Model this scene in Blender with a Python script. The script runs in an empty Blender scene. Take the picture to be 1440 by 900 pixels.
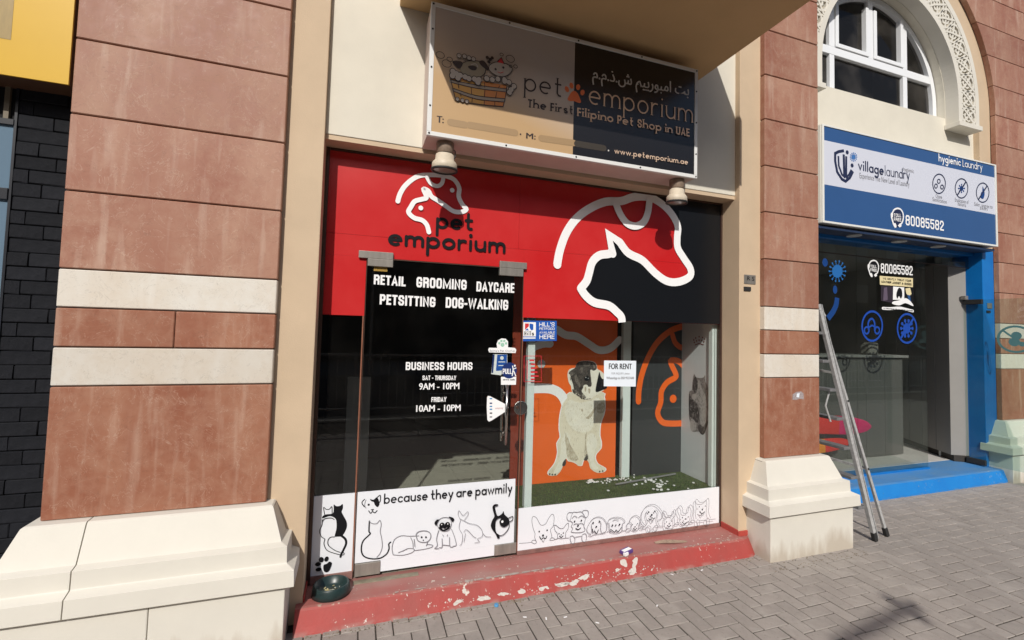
import bpy, bmesh, math, random
from math import radians, sin, cos, pi, sqrt, atan2
from mathutils import Vector, Matrix
random.seed(7)
S = bpy.context.scene
COL = S.collection

# ------------------------------------------------------------------ camera
def basis(yaw, pitch, roll):
    f = Vector((sin(yaw)*cos(pitch), cos(yaw)*cos(pitch), sin(pitch)))
    r = Vector((cos(yaw), -sin(yaw), 0)); u = r.cross(f)
    c, s = cos(roll), sin(roll)
    return c*r + s*u, -s*r + c*u, f
CR, CU, CF = basis(radians(18.87), radians(2.71), radians(1.56))
FOC, CYP = 639.2, 431.9
CAM = Vector((0, -3.0, 1.8))
cd = bpy.data.cameras.new('camera'); cam = bpy.data.objects.new('camera', cd); COL.objects.link(cam)
m = Matrix.Identity(4)
for i in range(3):
    m[i][0], m[i][1], m[i][2], m[i][3] = CR[i], CU[i], -CF[i], CAM[i]
cam.matrix_world = m
cd.sensor_width = 36; cd.lens = 36*FOC/1440; cd.shift_y = -(450-CYP)/1440
cd.clip_start = 0.05; cd.clip_end = 2000
S.camera = cam

# ------------------------------------------------------------------ light
SUN = Vector((0.39, 1.0, -0.80)).normalized()
w = bpy.data.worlds.new('World'); S.world = w; w.use_nodes = True
nt = w.node_tree; bg = nt.nodes['Background']
sky = nt.nodes.new('ShaderNodeTexSky'); sky.sky_type = 'NISHITA'; sky.sun_disc = False
sky.sun_elevation = math.asin(-SUN.z)
sky.sun_rotation = atan2(-SUN.x, -SUN.y)
sky.dust_density = 2.0
nt.links.new(sky.outputs[0], bg.inputs[0]); bg.inputs[1].default_value = 0.105
sd = bpy.data.lights.new('sun', 'SUN'); so = bpy.data.objects.new('sun', sd); COL.objects.link(so)
sd.energy = 3.75; sd.angle = radians(0.5); sd.color = (1.0, 0.955, 0.89)
so.rotation_euler = (-SUN).to_track_quat('Z', 'Y').to_euler(); so.location = (-4, -12, 12)
S.view_settings.view_transform = 'Standard'; S.view_settings.look = 'None'
S.view_settings.exposure = 0.0; S.view_settings.gamma = 1.0

# ------------------------------------------------------------------ helpers
def at(px, py, y):
    """surveyed photo point -> world point on the wall plane y"""
    v = CR*((px-720)/FOC) - CU*((py-CYP)/FOC) + CF
    return CAM + v*((y-CAM.y)/v.y)
def xz(px, py, y):
    p = at(px, py, y); return (p.x, p.z)
def crop(ox, oy, s, y):
    """points measured in an enlarged crop -> (x, z) on plane y"""
    return lambda pts: [xz(ox+a/s, oy+b/s, y) for a, b in pts]

def srgb(r, g, b):
    def c(v):
        v /= 255.0
        return v/12.92 if v <= .04045 else ((v+.055)/1.055)**2.4
    return (c(r), c(g), c(b), 1)
MATS = {}
def mat(name, col, rough=.6, metal=0, spec=.5, noise=0, nscale=8, col2=None, bump=0, bscale=60, objrand=0, detail=6, rvar=0, streak=False, coat=0):
    if name in MATS: return MATS[name]
    M = bpy.data.materials.new(name); M.use_nodes = True; N = M.node_tree.nodes; L = M.node_tree.links
    b = N['Principled BSDF']; b.inputs['Roughness'].default_value = rough; b.inputs['Metallic'].default_value = metal
    b.inputs['Specular IOR Level'].default_value = spec; b.inputs['Coat Weight'].default_value = coat
    b.inputs['Coat Roughness'].default_value = .05
    b.inputs['Base Color'].default_value = col
    out = None
    tc = N.new('ShaderNodeTexCoord')
    if noise or col2:
        n = N.new('ShaderNodeTexNoise'); n.inputs['Scale'].default_value = nscale; n.inputs['Detail'].default_value = detail; n.inputs['Roughness'].default_value = .62
        if streak:
            mp = N.new('ShaderNodeMapping'); mp.inputs['Scale'].default_value = (1, 1, .18); L.new(tc.outputs['Object'], mp.inputs[0]); L.new(mp.outputs[0], n.inputs['Vector'])
        else: L.new(tc.outputs['Object'], n.inputs['Vector'])
        r = N.new('ShaderNodeMapRange'); r.inputs[1].default_value = .32; r.inputs[2].default_value = .68
        L.new(n.outputs[0], r.inputs[0])
        mx = N.new('ShaderNodeMix'); mx.data_type = 'RGBA'
        mx.inputs[6].default_value = col; mx.inputs[7].default_value = col2 or tuple(c*(1-noise) for c in col[:3])+(1,)
        L.new(r.outputs[0], mx.inputs[0]); out = mx.outputs[2]
        if rvar:
            rr = N.new('ShaderNodeMapRange'); rr.inputs[3].default_value = max(0, rough-rvar); rr.inputs[4].default_value = min(1, rough+rvar)
            L.new(n.outputs[0], rr.inputs[0]); L.new(rr.outputs[0], b.inputs['Roughness'])
    if objrand:
        oi = N.new('ShaderNodeObjectInfo'); hs = N.new('ShaderNodeHueSaturation')
        r2 = N.new('ShaderNodeMapRange'); r2.inputs[3].default_value = 1-objrand; r2.inputs[4].default_value = 1+objrand
        L.new(oi.outputs['Random'], r2.inputs[0]); L.new(r2.outputs[0], hs.inputs['Value'])
        if out: L.new(out, hs.inputs['Color'])
        else: hs.inputs['Color'].default_value = col
        out = hs.outputs[0]
    if out: L.new(out, b.inputs['Base Color'])
    if bump:
        n2 = N.new('ShaderNodeTexNoise'); n2.inputs['Scale'].default_value = bscale; n2.inputs['Detail'].default_value = 5
        L.new(tc.outputs['Object'], n2.inputs['Vector'])
        bp = N.new('ShaderNodeBump'); bp.inputs['Strength'].default_value = bump; bp.inputs['Distance'].default_value = .004
        L.new(n2.outputs[0], bp.inputs['Height']); L.new(bp.outputs[0], b.inputs['Normal'])
    MATS[name] = M; return M

class G:
    """collects polygons, links them as one mesh object"""
    def __init__(s): s.v = []; s.f = []; s.mi = []
    def poly(s, pts, mi=0):
        n = len(s.v); s.v += [tuple(p) for p in pts]; s.f.append(list(range(n, n+len(pts)))); s.mi.append(mi)
    def box(s, x0, x1, y0, y1, z0, z1, mi=0):
        n = len(s.v)
        s.v += [(x0,y0,z0),(x1,y0,z0),(x1,y1,z0),(x0,y1,z0),(x0,y0,z1),(x1,y0,z1),(x1,y1,z1),(x0,y1,z1)]
        for q in ((0,3,2,1),(4,5,6,7),(0,1,5,4),(1,2,6,5),(2,3,7,6),(3,0,4,7)): s.f.append([n+i for i in q]); s.mi.append(mi)
    def prism(s, pts, fn, d0, d1, mi=0):
        """2d outline pts through fn(u,v,d), between depths d0 and d1"""
        n = len(s.v); k = len(pts)
        s.v += [tuple(fn(u, v, d0)) for u, v in pts] + [tuple(fn(u, v, d1)) for u, v in pts]
        s.f.append(list(range(n, n+k))); s.f.append(list(range(n+2*k-1, n+k-1, -1)))
        for i in range(k): s.f.append([n+i, n+k+i, n+k+(i+1) % k, n+(i+1) % k])
        s.mi += [mi]*(k+2)
    def tube(s, a, b, r, n=8, r2=None, mi=0):
        a = Vector(a); b = Vector(b); d = (b-a).normalized(); r2 = r if r2 is None else r2
        u = d.orthogonal().normalized(); v = d.cross(u); k = len(s.v)
        for p, q in ((a, r), (b, r2)):
            for i in range(n):
                t = 2*pi*i/n; s.v.append(tuple(p + u*cos(t)*q + v*sin(t)*q))
        for i in range(n): s.f.append([k+i, k+(i+1) % n, k+n+(i+1) % n, k+n+i]); s.mi.append(mi)
        s.f.append([k+i for i in range(n)][::-1]); s.f.append([k+n+i for i in range(n)]); s.mi += [mi]*2
    def bar(s, a, b, w, h, up=(0, 0, 1), mi=0):
        a = Vector(a); b = Vector(b); d = (b-a).normalized(); r = d.cross(Vector(up)).normalized(); u = r.cross(d)
        k = len(s.v)
        for p in (a, b):
            for i, j in ((-1,-1),(1,-1),(1,1),(-1,1)): s.v.append(tuple(p + r*i*w/2 + u*j*h/2))
        for q in ((0,1,2,3),(7,6,5,4),(0,4,5,1),(1,5,6,2),(2,6,7,3),(3,7,4,0)): s.f.append([k+i for i in q]); s.mi.append(mi)
    def lathe(s, prof, c, n=32, sx=1, sy=1, mi=0):
        k = len(s.v); c = Vector(c)
        for r, z in prof:
            for i in range(n): t = 2*pi*i/n; s.v.append((c.x+cos(t)*r*sx, c.y+sin(t)*r*sy, c.z+z))
        for j in range(len(prof)-1):
            for i in range(n): s.f.append([k+j*n+i, k+j*n+(i+1) % n, k+(j+1)*n+(i+1) % n, k+(j+1)*n+i]); s.mi.append(mi)
    def mesh(s, name, mats, bevel=0, seg=2, smooth=False, fix=True):
        me = bpy.data.meshes.new(name); me.from_pydata(s.v, [], s.f)
        if not isinstance(mats, (list, tuple)): mats = [mats]
        for x in mats: me.materials.append(x)
        for p, i in zip(me.polygons, s.mi): p.material_index = i
        if fix or bevel:
            bm = bmesh.new(); bm.from_mesh(me)
            if fix: bmesh.ops.recalc_face_normals(bm, faces=bm.faces)
            if bevel: bmesh.ops.bevel(bm, geom=list(bm.edges), offset=bevel, segments=seg, profile=.5, affect='EDGES', clamp_overlap=True)
            bm.to_mesh(me); bm.free()
        if smooth:
            for p in me.polygons: p.use_smooth = True
        me.update(); return me
    def obj(s, name, mats, parent=None, **k):
        return link(name, s.mesh(name, mats, **k), parent)
def link(name, me, parent=None):
    o = bpy.data.objects.new(name, me); COL.objects.link(o)
    if parent is not None:
        o.parent = parent; o.matrix_parent_inverse = parent.matrix_world.inverted() if False else Matrix.Translation(-parent.location)
    return o
def tag(o, label=None, cat=None, group=None, kind=None):
    if label: o['label'] = label
    if cat: o['category'] = cat
    if group: o['group'] = group
    if kind: o['kind'] = kind
    return o
def thing(name, label, cat, loc=(0, 0, 0), group=None):
    o = bpy.data.objects.new(name, None); COL.objects.link(o); o.location = loc; o.empty_display_size = .1
    return tag(o, label, cat, group)
def part(name, parent, mats, *boxes, **k):
    g = G()
    for b in boxes: g.box(*b)
    return g.obj(name, mats, parent, **k)
def copy_tree(o, parent=None):
    c = o.copy(); COL.objects.link(c)
    if parent is not None: c.parent = parent
    for ch in list(o.children): copy_tree(ch, c)
    return c

# ---- flat print: polygons on a plane, each one a hair above the one before
def fy(y): return lambda u, v, d: (u, y-d, v)          # wall planes facing the street
class Art:
    def __init__(s, fn, d0=.001, step=.00004): s.fn = fn; s.d = d0; s.st = step; s.g = G(); s.mats = []
    def m(s, M):
        if M not in s.mats: s.mats.append(M)
        return s.mats.index(M)
    def poly(s, pts, M):
        q = []
        for p in pts:
            if not q or (abs(p[0]-q[-1][0])+abs(p[1]-q[-1][1])) > 1e-6: q.append(p)
        if len(q) > 2:
            s.g.poly([s.fn(u, v, s.d) for u, v in q], s.m(M)); s.d += s.st
    def disc(s, c, r, M, ry=None, n=20, rot=0):
        ry = ry or r
        s.poly([(c[0]+cos(t)*r*cos(rot)-sin(t)*ry*sin(rot), c[1]+cos(t)*r*sin(rot)+sin(t)*ry*cos(rot)) for t in [2*pi*i/n for i in range(n)]], M)
    def line(s, pts, wd, M, closed=False, cap='round', smooth=0):
        if smooth: pts = spline(pts, closed, smooth)
        for q in ribbon(pts, wd, closed, cap): s.poly(q, M)
    def obj(s, name, parent=None): return s.g.obj(name, s.mats, parent, fix=False) if s.g.f else None
def spline(p, closed=False, n=6):
    out = []; N = len(p); R = range(N) if closed else range(N-1)
    for i in R:
        a = p[(i-1) % N] if closed or i else p[0]; b = p[i]; c = p[(i+1) % N]; d = p[(i+2) % N] if closed or i+2 < N else p[-1]
        for k in range(n):
            t = k/n; t2 = t*t; t3 = t2*t
            out.append(tuple(.5*((2*b[j]) + (-a[j]+c[j])*t + (2*a[j]-5*b[j]+4*c[j]-d[j])*t2 + (-a[j]+3*b[j]-3*c[j]+d[j])*t3) for j in (0, 1)))
    if not closed: out.append(p[-1])
    return out
def ribbon(p, wd, closed=False, cap='round'):
    q = [p[0]]
    for x in p[1:]:
        if abs(x[0]-q[-1][0])+abs(x[1]-q[-1][1]) > 1e-6: q.append(x)
    if closed and abs(q[0][0]-q[-1][0])+abs(q[0][1]-q[-1][1]) < 1e-6: q.pop()
    n = len(q); h = wd/2
    if n < 2: return []
    def nrm(a, b):
        dx, dy = b[0]-a[0], b[1]-a[1]; l = math.hypot(dx, dy) or 1; return (-dy/l, dx/l)
    q = list(q)
    if not closed and cap == 'square':
        a, b = nrm(q[0], q[1]); q[0] = (q[0][0]-b*h, q[0][1]+a*h)
        a, b = nrm(q[-2], q[-1]); q[-1] = (q[-1][0]+b*h, q[-1][1]-a*h)
    Lp, Rp = [], []
    for i in range(n):
        if closed or 0 < i < n-1:
            a = nrm(q[i-1], q[i]); b = nrm(q[i], q[(i+1) % n]); mx, my = a[0]+b[0], a[1]+b[1]; l = math.hypot(mx, my)
            if l < .25: mx, my = a; k = 1
            else: mx /= l; my /= l; k = min(1/max(.1, mx*a[0]+my*a[1]), 1.8)
        else:
            mx, my = nrm(q[0], q[1]) if i == 0 else nrm(q[-2], q[-1]); k = 1
        Lp.append((q[i][0]+mx*h*k, q[i][1]+my*h*k)); Rp.append((q[i][0]-mx*h*k, q[i][1]-my*h*k))
    out = []
    if closed:
        for i in range(n): j = (i+1) % n; out.append([Lp[i], Lp[j], Rp[j], Rp[i]])
    else:
        caps = lambda c, a0: [(c[0]+cos(a0+t)*h, c[1]+sin(a0+t)*h) for t in [pi*k/6 for k in range(1, 6)]]
        # split into quads so sharp bends never make a broken outline
        for i in range(n-1): out.append([Lp[i], Lp[i+1], Rp[i+1], Rp[i]])
        if cap == 'round':
            a, b = nrm(q[0], q[1]); out.append([Lp[0]]+caps(q[0], atan2(b, a))+[Rp[0]])
            a, b = nrm(q[-2], q[-1]); out.append([Rp[-1]]+caps(q[-1], atan2(-b, -a))+[Lp[-1]])
    return out
def inside(p, poly):
    c = False; j = len(poly)-1
    for i in range(len(poly)):
        a, b = poly[i], poly[j]
        if (a[1] > p[1]) != (b[1] > p[1]) and p[0] < (b[0]-a[0])*(p[1]-a[1])/(b[1]-a[1])+a[0]: c = not c
        j = i
    return c
def hairs(art, poly, n, cols, ln, wd, ang, spread, seed=1):
    r = random.Random(seed); xs = [p[0] for p in poly]; ys = [p[1] for p in poly]; k = 0; d0 = art.d
    for _ in range(n*4):
        p = (r.uniform(min(xs), max(xs)), r.uniform(min(ys), max(ys)))
        if not inside(p, poly): continue
        a = ang+r.gauss(0, spread); l = ln*r.uniform(.5, 1.2); q = (p[0]+cos(a)*l, p[1]+sin(a)*l)
        if not inside(q, poly): continue
        m_ = ((p[0]+q[0])/2+r.uniform(-.12, .12)*l, (p[1]+q[1])/2)
        art.d = d0+(k % 24)*.00003
        art.poly([p, (m_[0]+wd*.5*sin(a), m_[1]-wd*.5*cos(a)), q, (m_[0]-wd*.5*sin(a), m_[1]+wd*.5*cos(a))], r.choice(cols)); k += 1
        if k >= n: break
    art.d = d0+.0008
# stroke lettering -----------------------------------------------------
def arc(cx, cy, rx, ry, a0, a1, n=12):
    return [(cx+rx*cos(radians(a0+(a1-a0)*i/n)), cy+ry*sin(radians(a0+(a1-a0)*i/n))) for i in range(n+1)]
_o = arc(.5, .5, .5, .5, 0, 360, 20)
LOW = {'a': (1, [_o, [(1, 1), (1, 0)]]), 'b': (1, [_o, [(0, 1.5), (0, 0)]]), 'c': (.85, [arc(.5, .5, .5, .5, 45, 315)]), 'd': (1, [_o, [(1, 1.5), (1, 0)]]),
 'e': (1, [[(0, .52), (1, .52)], arc(.5, .5, .5, .5, 3, 303)]), 'f': (.6, [[(.25, 0), (.25, 1.2)]+arc(.5, 1.2, .25, .3, 180, 70), [(0, .95), (.6, .95)]]),
 'g': (1, [_o, [(1, 1), (1, -.1)]+arc(.5, -.1, .5, .4, 0, -145)]), 'h': (.9, [[(0, 1.5), (0, 0)], arc(.45, .55, .45, .45, 180, 0)+[(.9, 0)]]),
 'i': (.1, [[(.05, 1), (.05, 0)], 'dot']), 'k': (.8, [[(0, 1.5), (0, 0)], [(.75, 1), (0, .45)], [(.3, .65), (.8, 0)]]), 'l': (.1, [[(.05, 1.5), (.05, 0)]]),
 'm': (1.5, [[(0, 1), (0, 0)], arc(.375, .6, .375, .4, 180, 0)+[(.75, 0)], arc(1.125, .6, .375, .4, 180, 0)+[(1.5, 0)]]),
 'n': (.9, [[(0, 1), (0, 0)], arc(.45, .55, .45, .45, 180, 0)+[(.9, 0)]]), 'o': (1, [_o]), 'p': (1, [_o, [(0, 1), (0, -.5)]]),
 'r': (.6, [[(0, 1), (0, 0)], arc(.42, .52, .42, .46, 180, 62)]), 's': (.7, [spline([(.68, .85), (.38, 1), (.06, .82), (.16, .57), (.55, .44), (.7, .2), (.36, 0), (.02, .15)], False, 4)]),
 't': (.65, [[(.25, 1.4), (.25, .3)]+arc(.52, .3, .27, .3, 180, 290), [(0, 1), (.62, 1)]]), 'u': (.9, [[(0, 1), (0, .45)]+arc(.45, .45, .45, .45, 180, 360), [(.9, 1), (.9, 0)]]),
 'v': (.85, [[(0, 1), (.42, 0), (.85, 1)]]), 'w': (1.4, [[(0, 1), (.35, 0), (.7, 1), (1.05, 0), (1.4, 1)]]), 'y': (.9, [[(0, 1), (.45, .05)], [(.9, 1), (.22, -.5)]]),
 '.': (.1, [[(.05, .02), (.05, .07)]]), '-': (.5, [[(0, .5), (.5, .5)]]), ':': (.1, [[(.05, .02), (.05, .07)], [(.05, .8), (.05, .85)]])}
c_ = .16
_O = [(c_*1.2, 0), (0, c_), (0, 1-c_), (c_*1.2, 1), (1-c_*1.2, 1), (1, 1-c_), (1, c_), (1-c_*1.2, 0), (c_*1.2, 0)]
CAP = {'A': (1.1, [[(0, 0), (.5, 1), (1, 0)], [(.2, .28), (.8, .28)]]), 'B': (1, [[(0, 0), (0, 1), (.75, 1), (1, .88), (1, .66), (.75, .53), (0, .53)], [(.75, .53), (1, .4), (1, .12), (.75, 0), (0, 0)]]),
 'C': (1, [[(1, .72), (1, 1-c_), (.8, 1), (.2, 1), (0, 1-c_), (0, c_), (.2, 0), (.8, 0), (1, c_), (1, .28)]]), 'D': (1, [[(0, 0), (0, 1), (.7, 1), (1, .85), (1, .15), (.7, 0), (0, 0)]]),
 'E': (.8, [[(1, 1), (0, 1), (0, 0), (1, 0)], [(0, .52), (.9, .52)]]), 'F': (.8, [[(1, 1), (0, 1), (0, 0)], [(0, .5), (.9, .5)]]),
 'G': (1, [[(1, .76), (1, 1-c_), (.8, 1), (.2, 1), (0, 1-c_), (0, c_), (.2, 0), (.8, 0), (1, c_), (1, .44), (.6, .44)]]), 'H': (1, [[(0, 0), (0, 1)], [(1, 0), (1, 1)], [(0, .5), (1, .5)]]),
 'I': (.02, [[(.5, 0), (.5, 1)]]), 'J': (.8, [[(1, 1), (1, c_), (.8, 0), (.2, 0), (0, c_), (0, .3)]]), 'K': (1, [[(0, 0), (0, 1)], [(1, 1), (0, .4)], [(.35, .62), (1, 0)]]), 'L': (.8, [[(0, 1), (0, 0), (1, 0)]]),
 'M': (1.45, [[(0, 0), (0, 1), (.5, .1), (1, 1), (1, 0)]]), 'N': (1.05, [[(0, 0), (0, 1), (1, 0), (1, 1)]]), 'O': (1, [_O]), 'P': (.95, [[(0, 0), (0, 1), (.75, 1), (1, .87), (1, .58), (.75, .44), (0, .44)]]),
 'R': (1, [[(0, 0), (0, 1), (.75, 1), (1, .87), (1, .62), (.75, .5), (0, .5)], [(.65, .5), (1, .36), (1, 0)]]), 'S': (1, [[(1, .78), (1, 1-c_), (.8, 1), (.2, 1), (0, 1-c_), (0, .68), (.15, .57), (.85, .43), (1, .32), (1, c_), (.8, 0), (.2, 0), (0, c_), (0, .22)]]),
 'T': (.9, [[(0, 1), (1, 1)], [(.5, 1), (.5, 0)]]), 'U': (1, [[(0, 1), (0, c_), (.2, 0), (.8, 0), (1, c_), (1, 1)]]), 'V': (1, [[(0, 1), (.5, 0), (1, 1)]]), 'W': (1.6, [[(0, 1), (.25, 0), (.5, 1), (.75, 0), (1, 1)]]),
 'X': (1, [[(0, 0), (1, 1)], [(0, 1), (1, 0)]]), 'Y': (1, [[(0, 1), (.5, .45), (1, 1)], [(.5, .45), (.5, 0)]]), 'Z': (.9, [[(0, 1), (1, 1), (0, 0), (1, 0)]]),
 '-': (.55, [[(0, .42), (1, .42)]]), ':': (.02, [[(.5, 0), (.5, .06)], [(.5, .6), (.5, .66)]]), '&': (1, [[(1, 0), (.2, .75), (.4, 1), (.65, .78), (0, .3), (.3, 0), (1, .45)]]), "'": (.02, [[(.5, .8), (.5, 1)]]), '.': (.02, [[(.5, 0), (.5, .05)]]),
 '0': (1, [_O]), '1': (.4, [[(0, .8), (1, 1), (1, 0)]]), '2': (1, [[(0, .7), (0, 1-c_), (.2, 1), (.8, 1), (1, 1-c_), (1, .66), (0, .1), (0, 0), (1, 0)]]),
 '5': (1, [[(1, 1), (0, 1), (0, .56), (.8, .6), (1, .48), (1, c_), (.8, 0), (.2, 0), (0, c_), (0, .20)]]), '8': (1, [[(.2, .53), (0, .4), (0, .12), (.2, 0), (.8, 0), (1, .12), (1, .4), (.8, .53), (.2, .53)], [(.2, .53), (0, .66), (0, .88), (.2, 1), (.8, 1), (1, .88), (1, .66), (.8, .53)]])}
def letter(art, s, p0, p1, h, t, M, style='low', gap=.3, cw=.5, serif=False, space=.55):
    """lay the string on the baseline p0-p1; h = x-height (low) or cap height (cap); t = stroke as a share of h"""
    x = 0; items = []
    for ch in s:
        if ch == ' ': x += space; continue
        if style == 'low' and ch in LOW:
            wd, st = LOW[ch]; items.append((x+t/2, 1, 1, st, True, ch)); x += wd+t+gap
        else:
            wd, st = CAP[ch.upper()]; H = 1.42 if style == 'low' else 1.0; W = wd*cw*(1.5 if style == 'low' else 1)
            Wi = max(W-t, .001) if wd > .1 else .001
            items.append((x+t/2, Wi, H-t, st, False, ch.upper())); x += max(Wi, 0)+t+gap*(1 if style == 'low' else .3)
    tot = x-gap*(1 if style == 'low' else .3)
    dx, dz = p1[0]-p0[0], p1[1]-p0[1]; kx = dx/tot; sl = dz/dx
    def mp(u, v): return (p0[0]+u*kx, p0[1]+u*kx*sl+v*h)
    avg = sqrt(abs(kx)*h)
    for x0, sx, sy, st, low, ch0 in items:
        for q in st:
            if q == 'dot':
                c = mp(x0+.05, 1.34); art.disc(c, t*avg*.62, M); continue
            off = 0 if low else t/2
            if low: pts = [mp(x0+u*sx, t/2+v*(1-t) if v <= 1 and v >= 0 else v) for u, v in q]
            else: pts = [mp(x0+u*sx, off+v*sy) for u, v in q]
            cl = len(pts) > 8 and abs(pts[0][0]-pts[-1][0])+abs(pts[0][1]-pts[-1][1]) < 1e-5
            art.line(pts, t*avg, M, cl, 'round' if low and not serif else 'square' if not low else 'butt')
            if serif and not cl:
                for e, f2 in ((0, 1), (-1, -2)):
                    if abs(q[e][0]-q[f2][0]) < .02 and len(q) < 30 and (len(q) == 2 or abs(q[e][1]-q[f2][1]) > .2):
                        c = pts[e]; art.line([(c[0]-t*avg*.95, c[1]-t*avg*.95*sl), (c[0]+t*avg*.95, c[1]+t*avg*.95*sl)], t*avg*.35, M, cap='butt')
def fonttext(name, s, p0, p1, h, fn, M, d=.0015, bold=0, parent=None, hx='H'):
    """text in the built-in typeface, fitted between p0 and p1 (baseline), h = cap height"""
    g = G(); k = 1 if not bold else 3
    cu = bpy.data.curves.new('t', 'FONT'); cu.body = s; to = bpy.data.objects.new('t', cu); COL.objects.link(to)
    cu.resolution_u = 3
    dg = bpy.context.evaluated_depsgraph_get(); me = bpy.data.meshes.new_from_object(to.evaluated_get(dg))
    X0 = min(v.co.x for v in me.vertices); X1 = max(v.co.x for v in me.vertices)
    dx, dz = p1[0]-p0[0], p1[1]-p0[1]; sx = dx/(X1-X0); sl = dz/dx; sy = h/.70
    for j in range(k):
        ox = 0 if k == 1 else (j-1)*bold*h
        n = len(g.v)
        for v in me.vertices:
            u = (v.co.x-X0)*sx; g.v.append(tuple(fn(p0[0]+u+ox, p0[1]+u*sl+v.co.y*sy, d+j*.00006)))
        for p in me.polygons: g.f.append([n+i for i in p.vertices]); g.mi.append(0)
    bpy.data.objects.remove(to); bpy.data.curves.remove(cu); bpy.data.meshes.remove(me)
    return g.obj(name, M, parent, fix=False)

# ------------------------------------------------------------------ materials
def stone_mat(name, a, b, c, vein):
    M = bpy.data.materials.new(name); M.use_nodes = True; N = M.node_tree.nodes; L = M.node_tree.links
    P = N['Principled BSDF']; tc = N.new('ShaderNodeTexCoord'); oi = N.new('ShaderNodeObjectInfo')
    add = N.new('ShaderNodeVectorMath'); add.operation = 'ADD'
    mul = N.new('ShaderNodeMath'); mul.operation = 'MULTIPLY'; mul.inputs[1].default_value = 37; L.new(oi.outputs['Random'], mul.inputs[0])
    L.new(tc.outputs['Object'], add.inputs[0]); L.new(mul.outputs[0], add.inputs[1])
    def noise(sc, det, rough=.6, stretch=None, dist=0):
        n = N.new('ShaderNodeTexNoise'); n.inputs['Scale'].default_value = sc; n.inputs['Detail'].default_value = det; n.inputs['Roughness'].default_value = rough; n.inputs['Distortion'].default_value = dist
        if stretch:
            mp = N.new('ShaderNodeMapping'); mp.inputs['Scale'].default_value = stretch; L.new(add.outputs[0], mp.inputs[0]); L.new(mp.outputs[0], n.inputs['Vector'])
        else: L.new(add.outputs[0], n.inputs['Vector'])
        return n
    def rng(src, lo, hi, o0=0, o1=1):
        r = N.new('ShaderNodeMapRange'); r.inputs[1].default_value = lo; r.inputs[2].default_value = hi; r.inputs[3].default_value = o0; r.inputs[4].default_value = o1; L.new(src, r.inputs[0]); return r.outputs[0]
    def mix(f, x, y):
        k = N.new('ShaderNodeMix'); k.data_type = 'RGBA'; L.new(f, k.inputs[0])
        for i, s in ((6, x), (7, y)):
            if isinstance(s, tuple): k.inputs[i].default_value = s
            else: L.new(s, k.inputs[i])
        return k.outputs[2]
    n1 = noise(2.2, 6, .62, (1, 1, .55)); n2 = noise(13, 8, .7); n3 = noise(5, 3, .5, (3.2, 3.2, .35))
    o = mix(rng(n1.outputs[0], .36, .66), a, b)
    o = mix(rng(n2.outputs[0], .42, .75, 0, .6), o, c)
    # pale vertical rain streaks and fine veins
    o = mix(rng(n3.outputs[0], .56, .74, 0, .42), o, vein)
    n6 = noise(1.1, 3, .55, (2.4, 2.4, .5)); o = mix(rng(n6.outputs[0], .5, .68, 0, .6), o, b)
    n4 = noise(7, 4, .6, (1, 1, .8), 1.6)
    ab = N.new('ShaderNodeMath'); ab.operation = 'SUBTRACT'; ab.inputs[1].default_value = .5; L.new(n4.outputs[0], ab.inputs[0])
    ab2 = N.new('ShaderNodeMath'); ab2.operation = 'ABSOLUTE'; L.new(ab.outputs[0], ab2.inputs[0])
    o = mix(rng(ab2.outputs[0], .008, .0, 0, .34), o, vein)
    n5 = noise(9, 5, .65, None, 1.2)
    s5 = N.new('ShaderNodeMath'); s5.operation = 'SUBTRACT'; s5.inputs[1].default_value = .47; L.new(n5.outputs[0], s5.inputs[0])
    a5 = N.new('ShaderNodeMath'); a5.operation = 'ABSOLUTE'; L.new(s5.outputs[0], a5.inputs[0])
    o = mix(rng(a5.outputs[0], .008, .0, 0, .42), o, tuple(x*.45 for x in a[:3])+(1,))
    hs = N.new('ShaderNodeHueSaturation'); L.new(o, hs.inputs['Color']); L.new(rng(oi.outputs['Random'], 0, 1, .92, 1.07), hs.inputs['Value'])
    L.new(hs.outputs[0], P.inputs['Base Color'])
    L.new(rng(n2.outputs[0], .3, .7, .45, .65), P.inputs['Roughness']); P.inputs['Specular IOR Level'].default_value = .3
    bp = N.new('ShaderNodeBump'); bp.inputs['Strength'].default_value = .25; bp.inputs['Distance'].default_value = .002; L.new(n2.outputs[0], bp.inputs['Height']); L.new(bp.outputs[0], P.inputs['Normal'])
    return M
M_pink = stone_mat('pink_stone', (.38, .207, .142, 1), (.28, .112, .072, 1), (.425, .265, .19, 1), (.55, .415, .33, 1))
M_red = stone_mat('red_stone', (.335, .155, .095, 1), (.25, .088, .050, 1), (.39, .222, .15, 1), (.53, .38, .29, 1))
M_band = stone_mat('cream_band_stone', (.62, .55, .46, 1), (.66, .63, .57, 1), (.57, .49, .39, 1), (.70, .68, .63, 1))
M_cream = mat('cream_plaster', (.68, .64, .54, 1), .75, noise=.08, nscale=3, bump=.12, bscale=90)
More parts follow.
